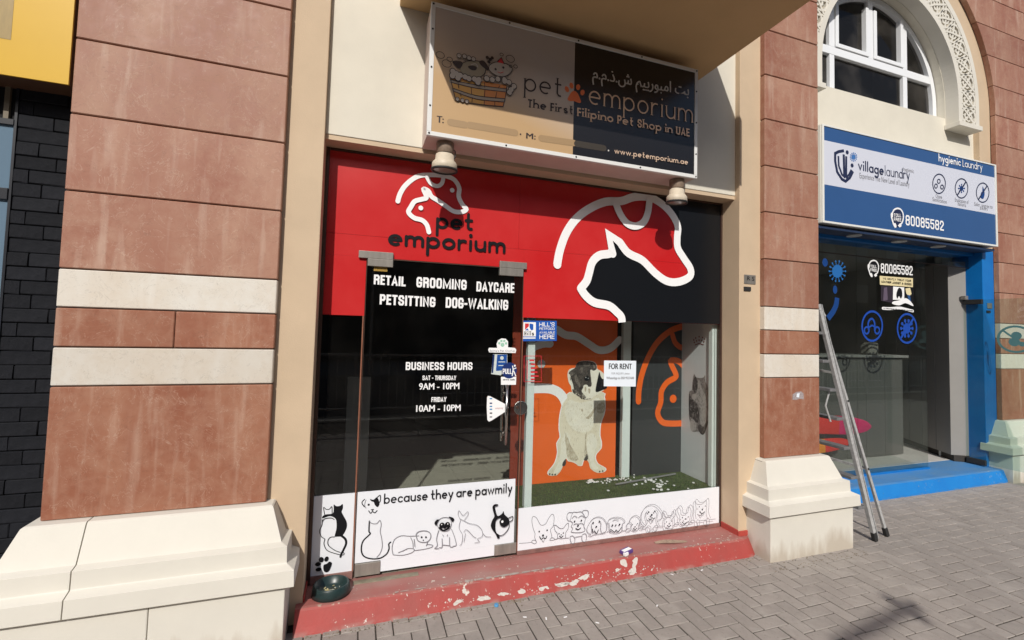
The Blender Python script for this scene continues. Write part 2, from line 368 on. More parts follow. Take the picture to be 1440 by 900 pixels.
def plinth_mat():
    M = mat('cream_plinth_paint', (.675, .645, .57, 1), .7, noise=.07, nscale=2.5, bump=.15, bscale=70).copy(); M.name = 'weathered_plinth'
    N = M.node_tree.nodes; L = M.node_tree.links; P = N['Principled BSDF']; src = P.inputs['Base Color'].links[0].from_socket
    tc = N.new('ShaderNodeTexCoord'); sp = N.new('ShaderNodeSeparateXYZ'); L.new(tc.outputs['Object'], sp.inputs[0])
    n = N.new('ShaderNodeTexNoise'); n.inputs['Scale'].default_value = 6; n.inputs['Detail'].default_value = 8
    mp = N.new('ShaderNodeMapping'); mp.inputs['Scale'].default_value = (2, 2, .5); L.new(tc.outputs['Object'], mp.inputs[0]); L.new(mp.outputs[0], n.inputs['Vector'])
    a = N.new('ShaderNodeMath'); a.operation = 'MULTIPLY_ADD'; a.inputs[1].default_value = -.45; a.inputs[2].default_value = .245; L.new(n.outputs[0], a.inputs[0])
    b = N.new('ShaderNodeMath'); b.operation = 'ADD'; L.new(sp.outputs['Z'], b.inputs[0]); L.new(a.outputs[0], b.inputs[1])
    r = N.new('ShaderNodeMapRange'); r.inputs[1].default_value = .03; r.inputs[2].default_value = .17; r.inputs[3].default_value = .7; r.inputs[4].default_value = 0; L.new(b.outputs[0], r.inputs[0])
    mx = N.new('ShaderNodeMix'); mx.data_type = 'RGBA'; L.new(r.outputs[0], mx.inputs[0]); L.new(src, mx.inputs[6]); mx.inputs[7].default_value = (.42, .35, .27, 1)
    L.new(mx.outputs[2], P.inputs['Base Color']); return M
M_plinth = plinth_mat()
M_beige = mat('beige_plaster', (.575, .44, .30, 1), .75, noise=.1, nscale=3, bump=.2, bscale=120)
M_soffit = mat('soffit_plaster', (.60, .40, .20, 1), .85, noise=.08, nscale=3)
M_gap = mat('dark_mortar', (.12, .07, .05, 1), .9)  # dark joint colour behind stones, plinths and floor tiles
M_bronze = mat('bronze_frame', (.10, .06, .045, 1), .4, metal=.5, noise=.2, nscale=20)
M_patch = mat('brushed_steel', (.36, .335, .30, 1), .38, metal=.45, noise=.35, nscale=18, rvar=.12, streak=True)
M_steel = mat('polished_steel', (.55, .53, .50, 1), .22, metal=1, noise=.25, nscale=25)
M_alu = mat('ladder_aluminium', (.60, .60, .59, 1), .42, metal=.3, noise=.35, nscale=30, rvar=.12)
M_white = mat('white_vinyl', (.76, .78, .82, 1), .35, noise=.03, nscale=4)
M_whiteL = mat('white_lettering', (.85, .85, .85, 1), .4)
M_black = mat('black_vinyl', (.007, .008, .010, 1), .35, spec=.28)
M_ink = mat('black_ink', (.008, .008, .010, 1), .6, spec=.15)
M_inkg = mat('grey_ink', (.22, .22, .24, 1), .5)
M_rubber = mat('black_rubber', (.02, .02, .02, 1), .6)
M_redv = mat('red_vinyl', (.50, .012, .014, 1), .3, col2=(.54, .03, .03, 1), nscale=2, spec=.45)
M_offw = mat('off_white_metal', (.66, .64, .60, 1), .45, noise=.1, nscale=20)
def glass(name, tint, refl=1.0, rough=0, dirt=.0):
    M = bpy.data.materials.new(name); M.use_nodes = True; N = M.node_tree.nodes; L = M.node_tree.links
    N.remove(N['Principled BSDF']); o = N['Material Output']
    lw = N.new('ShaderNodeLayerWeight'); lw.inputs['Blend'].default_value = .5
    pw = N.new('ShaderNodeMath'); pw.operation = 'POWER'; pw.inputs[1].default_value = 5; L.new(lw.outputs['Facing'], pw.inputs[0])
    ma = N.new('ShaderNodeMath'); ma.operation = 'MULTIPLY_ADD'; ma.inputs[1].default_value = .9*refl; ma.inputs[2].default_value = .045*refl; L.new(pw.outputs[0], ma.inputs[0])
    t = N.new('ShaderNodeBsdfTransparent'); t.inputs[0].default_value = tint
    g = N.new('ShaderNodeBsdfGlossy'); g.inputs['Roughness'].default_value = rough; g.inputs['Color'].default_value = (1, 1, 1, 1)
    mx = N.new('ShaderNodeMixShader'); L.new(ma.outputs[0], mx.inputs[0]); L.new(t.outputs[0], mx.inputs[1]); L.new(g.outputs[0], mx.inputs[2])
    last = mx.outputs[0]
    if dirt:
        tc = N.new('ShaderNodeTexCoord'); n = N.new('ShaderNodeTexNoise'); n.inputs['Scale'].default_value = 2.5; n.inputs['Detail'].default_value = 7; L.new(tc.outputs['Object'], n.inputs['Vector'])
        r = N.new('ShaderNodeMapRange'); r.inputs[1].default_value = .45; r.inputs[2].default_value = .8; r.inputs[3].default_value = dirt*.3; r.inputs[4].default_value = dirt*2; L.new(n.outputs[0], r.inputs[0])
        d = N.new('ShaderNodeBsdfDiffuse'); d.inputs[0].default_value = (.55, .5, .45, 1)
        m2 = N.new('ShaderNodeMixShader'); L.new(r.outputs[0], m2.inputs[0]); L.new(last, m2.inputs[1]); L.new(d.outputs[0], m2.inputs[2]); last = m2.outputs[0]
    L.new(last, o.inputs[0]); return M
M_glass = glass('shop_glass', (.93, .95, .94, 1), .65, dirt=.004)
M_glassd = glass('tinted_upper_glass', (.35, .34, .33, 1), .45, dirt=.05)
M_glassg = glass('green_tinted_door_glass', (.86, .93, .90, 1), .7, dirt=.012)
#PART2
# ================================================================== SETTING
GRX = 0
# ground sheet to the horizon (sand coloured bedding), road, far pavement
M_bed = mat('sand_bed', (.060, .050, .040, 1), .95, noise=.3, nscale=12)
M_asphalt = mat('asphalt', (.06, .06, .06, 1), .9, noise=.3, nscale=40, bump=.3, bscale=200)
g = G(); g.poly([(-200, -200, -.13), (200, -200, -.13), (200, 200, -.13), (-200, 200, -.13)])
tag(g.obj('ground', mat('ground_sand', (.30, .25, .19, 1), .95, noise=.2, nscale=.3), fix=False), kind='structure')
part_road = part('road', None, M_asphalt, (-60, 60, -13.6, -5.75, -.16, -.125)); tag(part_road, kind='structure')
g = G()
for x in range(-58, 60, 6): g.box(x, x+3, -9.75, -9.6, -.124, -.121)
tag(g.obj('road_marking', mat('road_paint', (.7, .7, .68, 1), .7)), kind='structure')
tag(part('kerb', None, mat('kerb_concrete', (.38, .36, .33, 1), .85, noise=.2, nscale=5), (-60, 60, -5.75, -5.6, -.16, .002), bevel=.012), kind='structure')
tag(part('far_pavement', None, mat('far_paving', (.3, .27, .24, 1), .9, noise=.2, nscale=5), (-60, 60, -19, -13.6, -.16, .0)), kind='structure')
pav = part('pavement', None, M_bed, (-60, 60, -5.6, 3, -.2, -.0065)); tag(pav, kind='structure')

# herringbone pavers
PW = .0985; GAP = .0078
def paver_mesh(name, L_, W_, seed, M):
    g = G(); rnd = random.Random(seed)
    g.box(GAP/2, L_-GAP/2, GAP/2, W_-GAP/2, -.055, 0)
    return g.mesh(name, M, bevel=.0022, seg=1)
def paver_mat():
    M = mat('concrete_paver', (.35, .312, .28, 1), .85, noise=.22, nscale=9, bump=.35, bscale=230, objrand=.075, detail=9).copy(); M.name = 'paver_concrete'
    N = M.node_tree.nodes; L = M.node_tree.links; P = N['Principled BSDF']; src = P.inputs['Base Color'].links[0].from_socket
    ge = N.new('ShaderNodeNewGeometry')
    def nz(sc, lo, hi, v, col, src, det=8):
        n = N.new('ShaderNodeTexNoise'); n.inputs['Scale'].default_value = sc; n.inputs['Detail'].default_value = det; L.new(ge.outputs['Position'], n.inputs['Vector'])
        r = N.new('ShaderNodeMapRange'); r.inputs[1].default_value = lo; r.inputs[2].default_value = hi; r.inputs[4].default_value = v; L.new(n.outputs[0], r.inputs[0])
        mx = N.new('ShaderNodeMix'); mx.data_type = 'RGBA'; L.new(r.outputs[0], mx.inputs[0]); L.new(src, mx.inputs[6]); mx.inputs[7].default_value = col; return mx.outputs[2]
    src = nz(1.3, .45, .72, .45, (.27, .235, .21, 1), src)
    src = nz(5.5, .55, .75, .5, (.44, .40, .36, 1), src)
    src = nz(45, .60, .72, .5, (.17, .155, .14, 1), src, 3)
    L.new(src, P.inputs['Base Color']); return M
M_paver = paver_mat()
pm_h = paver_mesh('paver', PW*2, PW, 1, M_paver); pm_v = paver_mesh('paver', PW, PW*2, 2, M_paver)
STEP_Y = -.075
cands = []
def vis(x, y):
    v = Vector((x, y, 0))-CAM; d = v.dot(CF)
    if d < .2: return None
    px = 720+FOC*v.dot(CR)/d; py = CYP-FOC*v.dot(CU)/d
    return px, py, d
NX0, NX1, NY0, NY1 = -74, 160, -46, 12
OX, OY = .0855, -.0095
for i in range(NX0, NX1):
    for j in range(NY0, NY1):
        r = (i-j) % 4
        if r == 0: q = (i, j, 2, 1)
        elif r == 3: q = (i, j, 1, 2)
        else: continue
        x, y = OX+q[0]*PW, OY+q[1]*PW
        xc, yc = x+q[2]*PW/2, y+q[3]*PW/2
        lim = .60 if xc > 4.15 else -.01
        if yc > lim+.02: continue
        if xc < -.45 and yc > -.13: continue
        p = vis(xc, yc); inview = p and -40 < p[0] < 1480 and 300 < p[1] < 960
        size = 0
        if inview: size = 1/(p[2]**2)
        cands.append((size, x, y, q))
cands.sort(key=lambda t: -t[0])
for k, (s_, x, y, q) in enumerate(cands[:300]):
    o = link('paver', pm_h if q[2] == 2 else pm_v, pav)
    o.location = (x+random.uniform(-.0012, .0012), y+random.uniform(-.0012, .0012), random.uniform(-.0018, .001))
    o.rotation_euler = (random.uniform(-.006, .006), random.uniform(-.006, .006), random.uniform(-.006, .006))
rest = cands[300:]
g = G(); gr = random.Random(3)
for s_, x, y, q in rest:
    dz = gr.uniform(-.0018, .001); e = .0022
    x1, y1 = x+q[2]*PW, y+q[3]*PW
    x0, y0 = x+GAP/2, y+GAP/2; x1 -= GAP/2; y1 -= GAP/2
    n = len(g.v)
    g.v += [(x0, y0, -.03), (x1, y0, -.03), (x1, y1, -.03), (x0, y1, -.03), (x0, y0, dz-e), (x1, y0, dz-e), (x1, y1, dz-e), (x0, y1, dz-e), (x0+e, y0+e, dz), (x1-e, y0+e, dz), (x1-e, y1-e, dz), (x0+e, y1-e, dz)]
    for a in ((8, 9, 10, 11), (4, 5, 9, 8), (5, 6, 10, 9), (6, 7, 11, 10), (7, 4, 8, 11), (0, 1, 5, 4), (1, 2, 6, 5), (2, 3, 7, 6), (3, 0, 4, 7)):
        g.f.append([n+t for t in a]); g.mi.append(0)
# vary the far pavers with an island-random tint
MP2 = M_paver.copy(); MP2.name = 'paver_concrete_far'
for nd in MP2.node_tree.nodes:
    if nd.type == 'OBJECT_INFO':
        ge = MP2.node_tree.nodes.new('ShaderNodeNewGeometry'); tgt = nd.outputs['Random'].links[0].to_socket
        MP2.node_tree.links.new(ge.outputs['Random Per Island'], tgt); break
tag(g.obj('paver', MP2, pav, fix=False), kind='stuff')
# sand and crumbs in the joints along the step
g = G(); r_ = random.Random(5)
for k in range(420):
    x = r_.uniform(-.2, 4.2); y = -.080-abs(r_.gauss(0, .020)) if x < 3.1 else -.26-abs(r_.gauss(0, .03)); s = r_.uniform(.0015, .005)
    if x > 3.1 and r_.random() < .6: y = r_.uniform(-.3, -.1)-.0; 
    g.box(x-s, x+s, y-s*.7, y+s*.7, -.003, s*.8)
tag(g.obj('grit', mat('grit', (.30, .25, .19, 1), .95, noise=.5, nscale=60)), kind='stuff')

# ================================================================== PIERS
ZJ = [.753, 1.437, 1.641, 1.848, 2.052, 2.466, 2.880, 3.291, 3.708, 4.110, 4.521, 4.93, 5.34, 5.75, 6.16, 6.57, 6.98, 7.4]
def block(pier, x0, x1, y0, y1, z0, z1, M, gp=.0035, outline=None):
    g = G()
    if outline: g.prism(outline, lambda u, v, d: (u, d, v), y0, y1)
    else: g.box(x0+gp*0, x1-gp*0, y0, y1, z0+gp, z1-gp)
    return g.obj('stone_block', M, pier, bevel=.0045 if not outline else .003, seg=1)
def stone_pier(x0, x1, y0, label, split_band=None, strips=True, ztop=17, cut=None, corner=None):
    t = thing('stone_pier', label, 'pier', ((x0+x1)/2, y0+.1, 0), 'stone faced piers of the shop front')
    part('core', t, M_gap, (x0+.012, x1-.012, y0+.012, y0+.5, .70, 7.35))
    for k in range(ztop):
        z0, z1 = ZJ[k], ZJ[k+1]
        M = M_band if k in (1, 3) else (M_red if k in (0, 2) else M_pink)
        if cut:
            zc, xc, R = cut
            if z1 > zc:
                def xl(z): return x0 if z <= zc else (xc+sqrt(max(R*R-(z-zc)**2, 0)))
                gp = .0035; pts = [(x1, z0+gp), (x1, z1-gp)]
                for i in range(7):
                    z = z1-gp+(z0-z1+2*gp)*i/6; pts.append((xl(z), z))
                block(t, x0, x1, y0, y0+.06, z0, z1, M, outline=pts); continue
        if corner and corner > 0:     # narrow return strip beside the face
            pass
        if k == 2 and split_band:
            block(t, x0, split_band-.002, y0, y0+.06, z0, z1, M); block(t, split_band+.002, x1, y0, y0+.06, z0, z1, M)
        else: block(t, x0, x1, y0, y0+.06, z0, z1, M)
    return t
stone_pier(-1.478, -.452, 0, 'wide pink stone pier left of the pet shop, cut by the left foreground', split_band=-.952)
stone_pier(3.330, 3.974, 0, 'narrow pink stone pier between the pet shop and the laundry')
stone_pier(8.235, 9.9, .67, 'pink stone pier at the right edge beyond the laundry door', cut=(4.95, 6.15, 2.085))

def plinth(x0, x1, y0, label, joints=(), bjoints=(), sx=.8, fx=1.0):
    t = thing('plinth', label, 'plinth', ((x0+x1)/2, y0+.1, 0), 'moulded cream plinths under the piers')
    prof = [(.045, .752), (.055, .745), (.125, .572), (.165, .560), (.168, .475), (.172, .470), (.218, .452), (.222, .365), (.20, .352), (.165, .350)]
    xs = [x0]+[j for j, _ in joints]+[x1]
    def ring(o, z, a, b):
        xa = a-o*sx if abs(a-x0) < 1e-6 else a+.0025
        xb = b+o*sx if abs(b-x1) < 1e-6 else b-.0025
        return [(xa, y0-o, z), (xb, y0-o, z), (xb, y0+.1, z), (xa, y0+.1, z)]
    for i in range(len(xs)-1):
        g = G(); n = 0
        rings = [ring(0-.0, .754, xs[i], xs[i+1])]+[ring(o, z, xs[i], xs[i+1]) for o, z in prof]
        for q in rings: g.v += q
        for k in range(len(rings)-1):
            for a in range(4): g.f.append([k*4+a, k*4+(a+1) % 4, (k+1)*4+(a+1) % 4, (k+1)*4+a]); g.mi.append(0)
        g.f.append([0, 1, 2, 3]); g.f.append([len(rings)*4-4+a for a in (3, 2, 1, 0)]); g.mi += [0, 0]
        g.obj('plinth_cap', M_plinth, t, bevel=.0035, seg=1)
    o = .168
    bx = [x0-o*sx]+list(bjoints)+[x1+o*sx]
    for i in range(len(bx)-1):
        part('plinth_block', t, M_plinth, (bx[i]+(.0015 if i else 0), bx[i+1]-(.0015 if i < len(bx)-2 else 0), y0-.188, y0+.11, -.03, .349), bevel=.005)
    part('core', t, M_gap, (x0-.05, x1+.05, y0-.02, y0+.4, 0, .74))
    return t
plinth(-1.478, -.452, 0, 'large cream moulded plinth with a crack line at the bottom left corner', joints=((-1.262, 0),), bjoints=(-.93,), sx=.86)
plinth(3.330, 3.974, 0, 'cream stepped plinth on the paving between red step and ladder', sx=.86)
plinth(8.235, 9.9, .67, 'cream plinth seen through the open glass door of the laundry', sx=1.35)

# ================================================================== BUILDING WALLS
bld = thing('shop_building', 'cream and beige plastered shop building above and between the stone piers', 'building', (1.4, .5, 0))
GY = .25      # glass plane
part('pilaster', bld, M_beige, (-.465, -.235, .05, .6, 0, 7.3), bevel=.004)
part('pilaster', bld, M_beige, (3.10, 3.345, .05, .6, 0, 7.3), bevel=.004)
part('upper_wall', bld, M_cream, (-.235, 3.10, .10, .5, 3.018, 7.3), bevel=.003)
part('reveal', bld, M_beige, (-.235, 3.10, .106, .6, 2.985, 3.017))
part('backing_wall', bld, M_beige, (-1.49, -.46, .062, .6, 0, 7.3)); part('backing_wall', bld, M_beige, (3.34, 3.975, .064, 1.2, 0, 7.3))
# canopy slab over the shop
can = part('canopy', bld, M_soffit, (.193, 2.695, -1.05, .101, 3.97, 4.55), bevel=.006)
tag(can, 'deep beige concrete canopy jutting out over the pet shop sign')
# laundry bay ---------------------------------------------------------
XC, ZC = 6.15, 4.98
def ringpts(R, a0=180, a1=0, n=40, zc=ZC): return [(XC+R*cos(radians(a0+(a1-a0)*i/n)), zc+R*sin(radians(a0+(a1-a0)*i/n))) for i in range(n+1)]
def arch_wall(name, x0, x1, z0, z1, R, y0, y1, M, parent, zc=ZC, n=40, zfoot=None, bev=0):
    """wall with an arched opening from zfoot up"""
    g = G(); f = lambda u, v, d: (u, d, v)
    zf = zfoot if zfoot is not None else z0
    arcp = [(XC-R, zf)]+ringpts(R, zc=zc, n=n)+[(XC+R, zf)]
    for yy in (y0, y1):
        # strips above arc
        for a, b in zip(arcp[:-1], arcp[1:]):
            if abs(a[0]-b[0]) < 1e-6: continue
            g.poly([(a[0], yy, a[1]), (b[0], yy, b[1]), (b[0], yy, z1), (a[0], yy, z1)])
        g.poly([(x0, yy, z0), (XC-R, yy, z0), (XC-R, yy, z1), (x0, yy, z1)])
        g.poly([(XC+R, yy, z0), (x1, yy, z0), (x1, yy, z1), (XC+R, yy, z1)])
        if zf > z0: g.poly([(XC-R, yy, z0), (XC+R, yy, z0), (XC+R, yy, zf), (XC-R, yy, zf)])
    for a, b in zip(arcp[:-1], arcp[1:]): g.poly([(a[0], y0, a[1]), (b[0], y0, b[1]), (b[0], y1, b[1]), (a[0], y1, a[1])])
    if zf > z0: g.poly([(XC-R, y0, zf), (XC+R, y0, zf), (XC+R, y1, zf), (XC-R, y1, zf)])
    return g.obj(name, M, parent, fix=False)
# beige outer wall, with the large arch (reveal towards the stone)
arch_wall('arch_surround', 3.975, 8.236, .0, 7.3, 1.84, .735, .80, M_beige, bld, zfoot=.0)
# cream infill wall with the window opening
o = arch_wall('infill_wall', 4.30, 7.99, 3.02, 6.95, 1.235, .80, .98, M_cream, bld, zfoot=4.78)
part('side_return', bld, M_beige, (3.975, 4.0, .5, .735, 0, 7.3))
# carved band ----------------------------------------------------------
cb = thing('carved_arch_band', 'cream carved lattice band curving around the arched window', 'carving', (XC, .66, 4.68))
R0, R1 = 1.24, 1.68; Y0 = .655
def bandpt(u, v, d=0):
    """u runs along the band from the left foot, v 0..1 across it"""
    H = ZC-4.68; R = R0+(R1-R0)*v; Rm = (R0+R1)/2; La = pi*Rm
    if u < H: x, z = XC-R, 4.68+u
    elif u < H+La: a = pi-(u-H)/Rm; x, z = XC+R*cos(a), ZC+R*sin(a)
    else: x, z = XC+R, ZC-(u-H-La)
    return (x, Y0+d, z)
Rm = (R0+R1)/2; LT = 2*(ZC-4.68)+pi*Rm
def bandstrip(g, v0, v1, d0, d1, n=72):
    for i in range(n):
        a, b = LT*i/n, LT*(i+1)/n
        P = [bandpt(a, v0, d0), bandpt(b, v0, d0), bandpt(b, v1, d0), bandpt(a, v1, d0)]; Q = [bandpt(a, v0, d1), bandpt(b, v0, d1), bandpt(b, v1, d1), bandpt(a, v1, d1)]
        g.poly(P); g.poly([P[0], Q[0], Q[1], P[1]]); g.poly([P[3], P[2], Q[2], Q[3]])
g = G(); bandstrip(g, 0, .17, 0, .145); g.obj('inner_rim', M_plinth, cb, fix=False)
g = G(); bandstrip(g, .83, 1.0, 0, .145); g.obj('outer_rim', M_plinth, cb, fix=False)
g = G(); bandstrip(g, .16, .84, .045, .05); g.obj('backing', mat('carving_recess', (.50, .44, .34, 1), .9), cb, fix=False)
g = G(); NC = 23; cl = LT/NC
def ribs(pts, wd, d0=.004, d1=.046):
    for q in ribbon(pts, wd, cap='butt'):
        P = [bandpt(u*cl if True else u, v, d0) for u, v in q]; Q = [bandpt(u*cl, v, d1) for u, v in q]
        g.poly(P)
        for i in range(len(P)): j = (i+1) % len(P); g.poly([P[i], Q[i], Q[j], P[j]])
for c in range(NC):
    cu = c+.5
    e = lambda pts: [(cu+a, .5+b*.68) for a, b in pts]
    ribs(e([(.5*cos(t), .5*sin(t)) for t in [2*pi*k/12 for k in range(13)]]), .085)
    ribs(e(spline([(-.5, -.5), (-.18, -.16), (0, .0), (.18, .16), (.5, .5)], n=2)), .08, .002)
    ribs(e(spline([(-.5, .5), (-.18, .16), (0, .0), (.18, -.16), (.5, -.5)], n=2)), .08, .006)
    ribs(e(spline([(-.3, 0), (0, .26), (.3, 0), (0, -.26), (-.3, 0)], n=3)), .07, .008)
    ribs(e([(-.5, 0), (-.3, 0)]), .1, .009)
tag(g.obj('lattice', M_plinth, cb, fix=False), kind='stuff')
for sx in (-1, 1):
    xa, xb = sorted((XC+sx*(R0-.03), XC+sx*(R1+.02)))
    part('foot', cb, M_plinth, (xa, xb, Y0-.025, .80, 4.62, 4.682), bevel=.004)
# arched window ------------------------------------------------------------
aw = thing('arched_window', 'white framed arched window with dark panes above the laundry sign', 'window', (XC, .9, 4.85))
M_upvc = mat('white_window_frame', (.78, .80, .82, 1), .35)
WY = .89
g = G(); RW = 1.225
ri = ringpts(RW); rn = ringpts(RW-.075)
for i in range(len(ri)-1):
    g.poly([(p[0], WY, p[1]) for p in (ri[i], ri[i+1], rn[i+1], rn[i])]); g.poly([(rn[i][0], WY, rn[i][1]), (rn[i+1][0], WY, rn[i+1][1]), (rn[i+1][0], WY+.07, rn[i+1][1]), (rn[i][0], WY+.07, rn[i][1])])
g.box(XC-RW, XC-RW+.075, WY, WY+.07, 4.785, ZC); g.box(XC+RW-.075, XC+RW, WY, WY+.07, 4.785, ZC)
g.box(XC-RW+.075, XC+RW-.075, WY, WY+.07, 4.785, 4.85)
g.obj('frame', M_upvc, aw, fix=False)
part('transom', aw, M_upvc, (XC-RW+.075, XC+RW-.075, WY+.002, WY+.065, 5.275, 5.375), bevel=.004)
for x, z0, z1 in ((5.40, 5.376, 6.02), (6.09, 5.376, 6.13), (6.75, 5.376, 5.98)):
    part('mullion', aw, M_upvc, (x-.045, x+.045, WY+.004, WY+.06, z0, z1), bevel=.004)
for x in (5.40, 6.75): part('mullion', aw, M_upvc, (x-.04, x+.04, WY+.004, WY+.06, 4.851, 5.274), bevel=.004)
for x0, x1 in ((5.49, 6.0), (6.18, 6.66)):   # opening sashes sit proud inside the mullions
    g = G(); zt = 6.02
    g.box(x0-.04, x0+.01, WY-.012, WY+.05, 5.38, zt); g.box(x1-.01, x1+.04, WY-.012, WY+.05, 5.38, zt); g.box(x0+.01, x1-.01, WY-.012, WY+.05, 5.38, 5.43)
    g.obj('sash', M_upvc, aw, bevel=.004)
g = G(); g.poly([(XC-1.2, WY+.045, 4.80)]+[(p[0], WY+.045, p[1]) for p in ringpts(1.18)]+[(XC+1.2, WY+.045, 4.80)])
g.obj('pane', M_glassd, aw, fix=False)
part('room_back', aw, mat('dark_room', (.08, .075, .07, 1), .9), (4.6, 7.7, 1.9, 1.95, 4.5, 6.8), (4.6, 7.7, .99, 1.9, 4.45, 4.5), (4.58, 4.6, .99, 1.9, 4.5, 6.8), (7.7, 7.72, .99, 1.9, 4.5, 6.8), (4.6, 7.7, .99, 1.9, 6.8, 6.82))
# ================================================================== RED STEP
def step_mat(name, base, base2, dust, chip, topz):
    M = bpy.data.materials.new(name); M.use_nodes = True; N = M.node_tree.nodes; L = M.node_tree.links; P = N['Principled BSDF']
    ge = N.new('ShaderNodeNewGeometry'); sp = N.new('ShaderNodeSeparateXYZ'); L.new(ge.outputs['Position'], sp.inputs[0])
    sn = N.new('ShaderNodeSeparateXYZ'); L.new(ge.outputs['Normal'], sn.inputs[0])
    def noise(sc, det=6, st=None, ro=.6, dist=0):
        n = N.new('ShaderNodeTexNoise'); n.inputs['Scale'].default_value = sc; n.inputs['Detail'].default_value = det; n.inputs['Roughness'].default_value = ro; n.inputs['Distortion'].default_value = dist
        if st: mp = N.new('ShaderNodeMapping'); mp.inputs['Scale'].default_value = st; L.new(ge.outputs['Position'], mp.inputs[0]); L.new(mp.outputs[0], n.inputs['Vector'])
        else: L.new(ge.outputs['Position'], n.inputs['Vector'])
        return n.outputs[0]
    def rng(s, lo, hi, a=0, b=1):
        r = N.new('ShaderNodeMapRange'); r.inputs[1].default_value = lo; r.inputs[2].default_value = hi; r.inputs[3].default_value = a; r.inputs[4].default_value = b; L.new(s, r.inputs[0]); return r.outputs[0]
    def mul(a, b):
        m_ = N.new('ShaderNodeMath'); m_.operation = 'MULTIPLY'; L.new(a, m_.inputs[0]); L.new(b, m_.inputs[1]); return m_.outputs[0]
    def mix(f, a, b):
        k = N.new('ShaderNodeMix'); k.data_type = 'RGBA'; L.new(f, k.inputs[0])
        for i, s in ((6, a), (7, b)):
            if isinstance(s, tuple): k.inputs[i].default_value = s
            else: L.new(s, k.inputs[i])
        return k.outputs[2]
    o = mix(rng(noise(4), .35, .7), base, base2)
    top = rng(sn.outputs['Z'], .55, .9)
    d = mul(top, rng(noise(3.2, 8, (.6, 1.6, 1)), .30, .66, .28, .88)); o = mix(d, o, dust)
    lowd = mul(rng(sp.outputs['Z'], .022, .0), rng(noise(9), .45, .65)); o = mix(lowd, o, dust)
    # flaked paint: mostly on the left half of the front face and along the edge
    xw = rng(sp.outputs['X'], 2.3, .9, 0.0, 1.0); nf = noise(11, 5, (1, 1, 1.3), .62)
    ch = mul(rng(nf, .665, .68), xw); ch = mul(ch, rng(noise(2.1, 2), .44, .52)); o = mix(ch, o, chip)
    nf2 = noise(38, 3); c2 = mul(rng(nf2, .66, .68), rng(noise(3.1, 2), .45, .6)); o = mix(c2, o, chip)
    e = mul(rng(sp.outputs['Z'], topz-.011, topz-.003), rng(noise(26, 4), .56, .62)); e = mul(e, rng(sp.outputs['Y'], .012, -.004)); o = mix(e, o, (chip[0]*.75, chip[1]*.7, chip[2]*.62, 1))
    L.new(o, P.inputs['Base Color']); P.inputs['Roughness'].default_value = .62
    bp = N.new('ShaderNodeBump'); bp.inputs['Strength'].default_value = .5; bp.inputs['Distance'].default_value = .003; L.new(nf2, bp.inputs['Height']); L.new(bp.outputs[0], P.inputs['Normal'])
    return M
M_step = step_mat('red_step_paint', (.37, .048, .04, 1), (.30, .06, .05, 1), (.33, .19, .165, 1), (.60, .54, .48, 1), .122)
M_stepr = mat('red_trim_paint', (.44, .06, .045, 1), .6, noise=.25, nscale=14)
stp = thing('shop_step', 'long red painted step with flaking paint in front of the pet shop', 'step', (1.4, .05, 0))
def profile_sweep(prof, x0, x1, cuts=24, wob=0):
    g = G(); rr = random.Random(9); n = len(prof)
    for i in range(cuts+1):
        x = x0+(x1-x0)*i/cuts
        for (y, z) in prof: g.v.append((x, y+(rr.uniform(-wob, wob)), z+(rr.uniform(-wob, wob)*.6 if z > .01 else 0)))
    for i in range(cuts):
        for k in range(n-1): g.f.append([i*n+k, (i+1)*n+k, (i+1)*n+k+1, i*n+k+1]); g.mi.append(0)
    g.f.append(list(range(n))); g.f.append([cuts*n+k for k in range(n)][::-1]); g.mi += [0, 0]
    return g
prof = [(.26, -.02), (.26, .119), (.12, .121), (.012, .123), (-.004, .120), (-.013, .110), (-.050, .035), (-.066, .006), (-.078, -.02)]
pr2 = [(y, z) for y, z in prof]
profile_sweep(pr2, -.27, 3.098, 60, .0016).obj('tread', M_step, stp, smooth=False)
# rounded end by the pilaster and red skirting
g = G()
for k in range(9):
    pass
cx, cy = 3.098, .05
outer = [(cx, -.078)]+[(cx+.135*sin(radians(a)), cy-.128*cos(radians(a))) for a in range(10, 91, 10)]
inner = [(cx, -.010)]+[(cx+.085*sin(radians(a)), cy-.060*cos(radians(a))) for a in range(10, 91, 10)]
for i in range(len(outer)-1):
    g.poly([(outer[i][0], outer[i][1], -.02), (outer[i+1][0], outer[i+1][1], -.02), (inner[i+1][0], inner[i+1][1], .118), (inner[i][0], inner[i][1], .118)])
    g.poly([(inner[i][0], inner[i][1], .118), (inner[i+1][0], inner[i+1][1], .118), (cx, cy, .118)])
g.obj('rounded_end', M_step, stp, fix=False)
part('skirting', stp, M_stepr, (3.088, 3.099, .052, .235, .118, .168), (3.088, 3.19, .036, .049, .118, .160), bevel=.003)
part('skirting', stp, M_stepr, (-.234, -.224, .052, .235, .118, .158), bevel=.003)
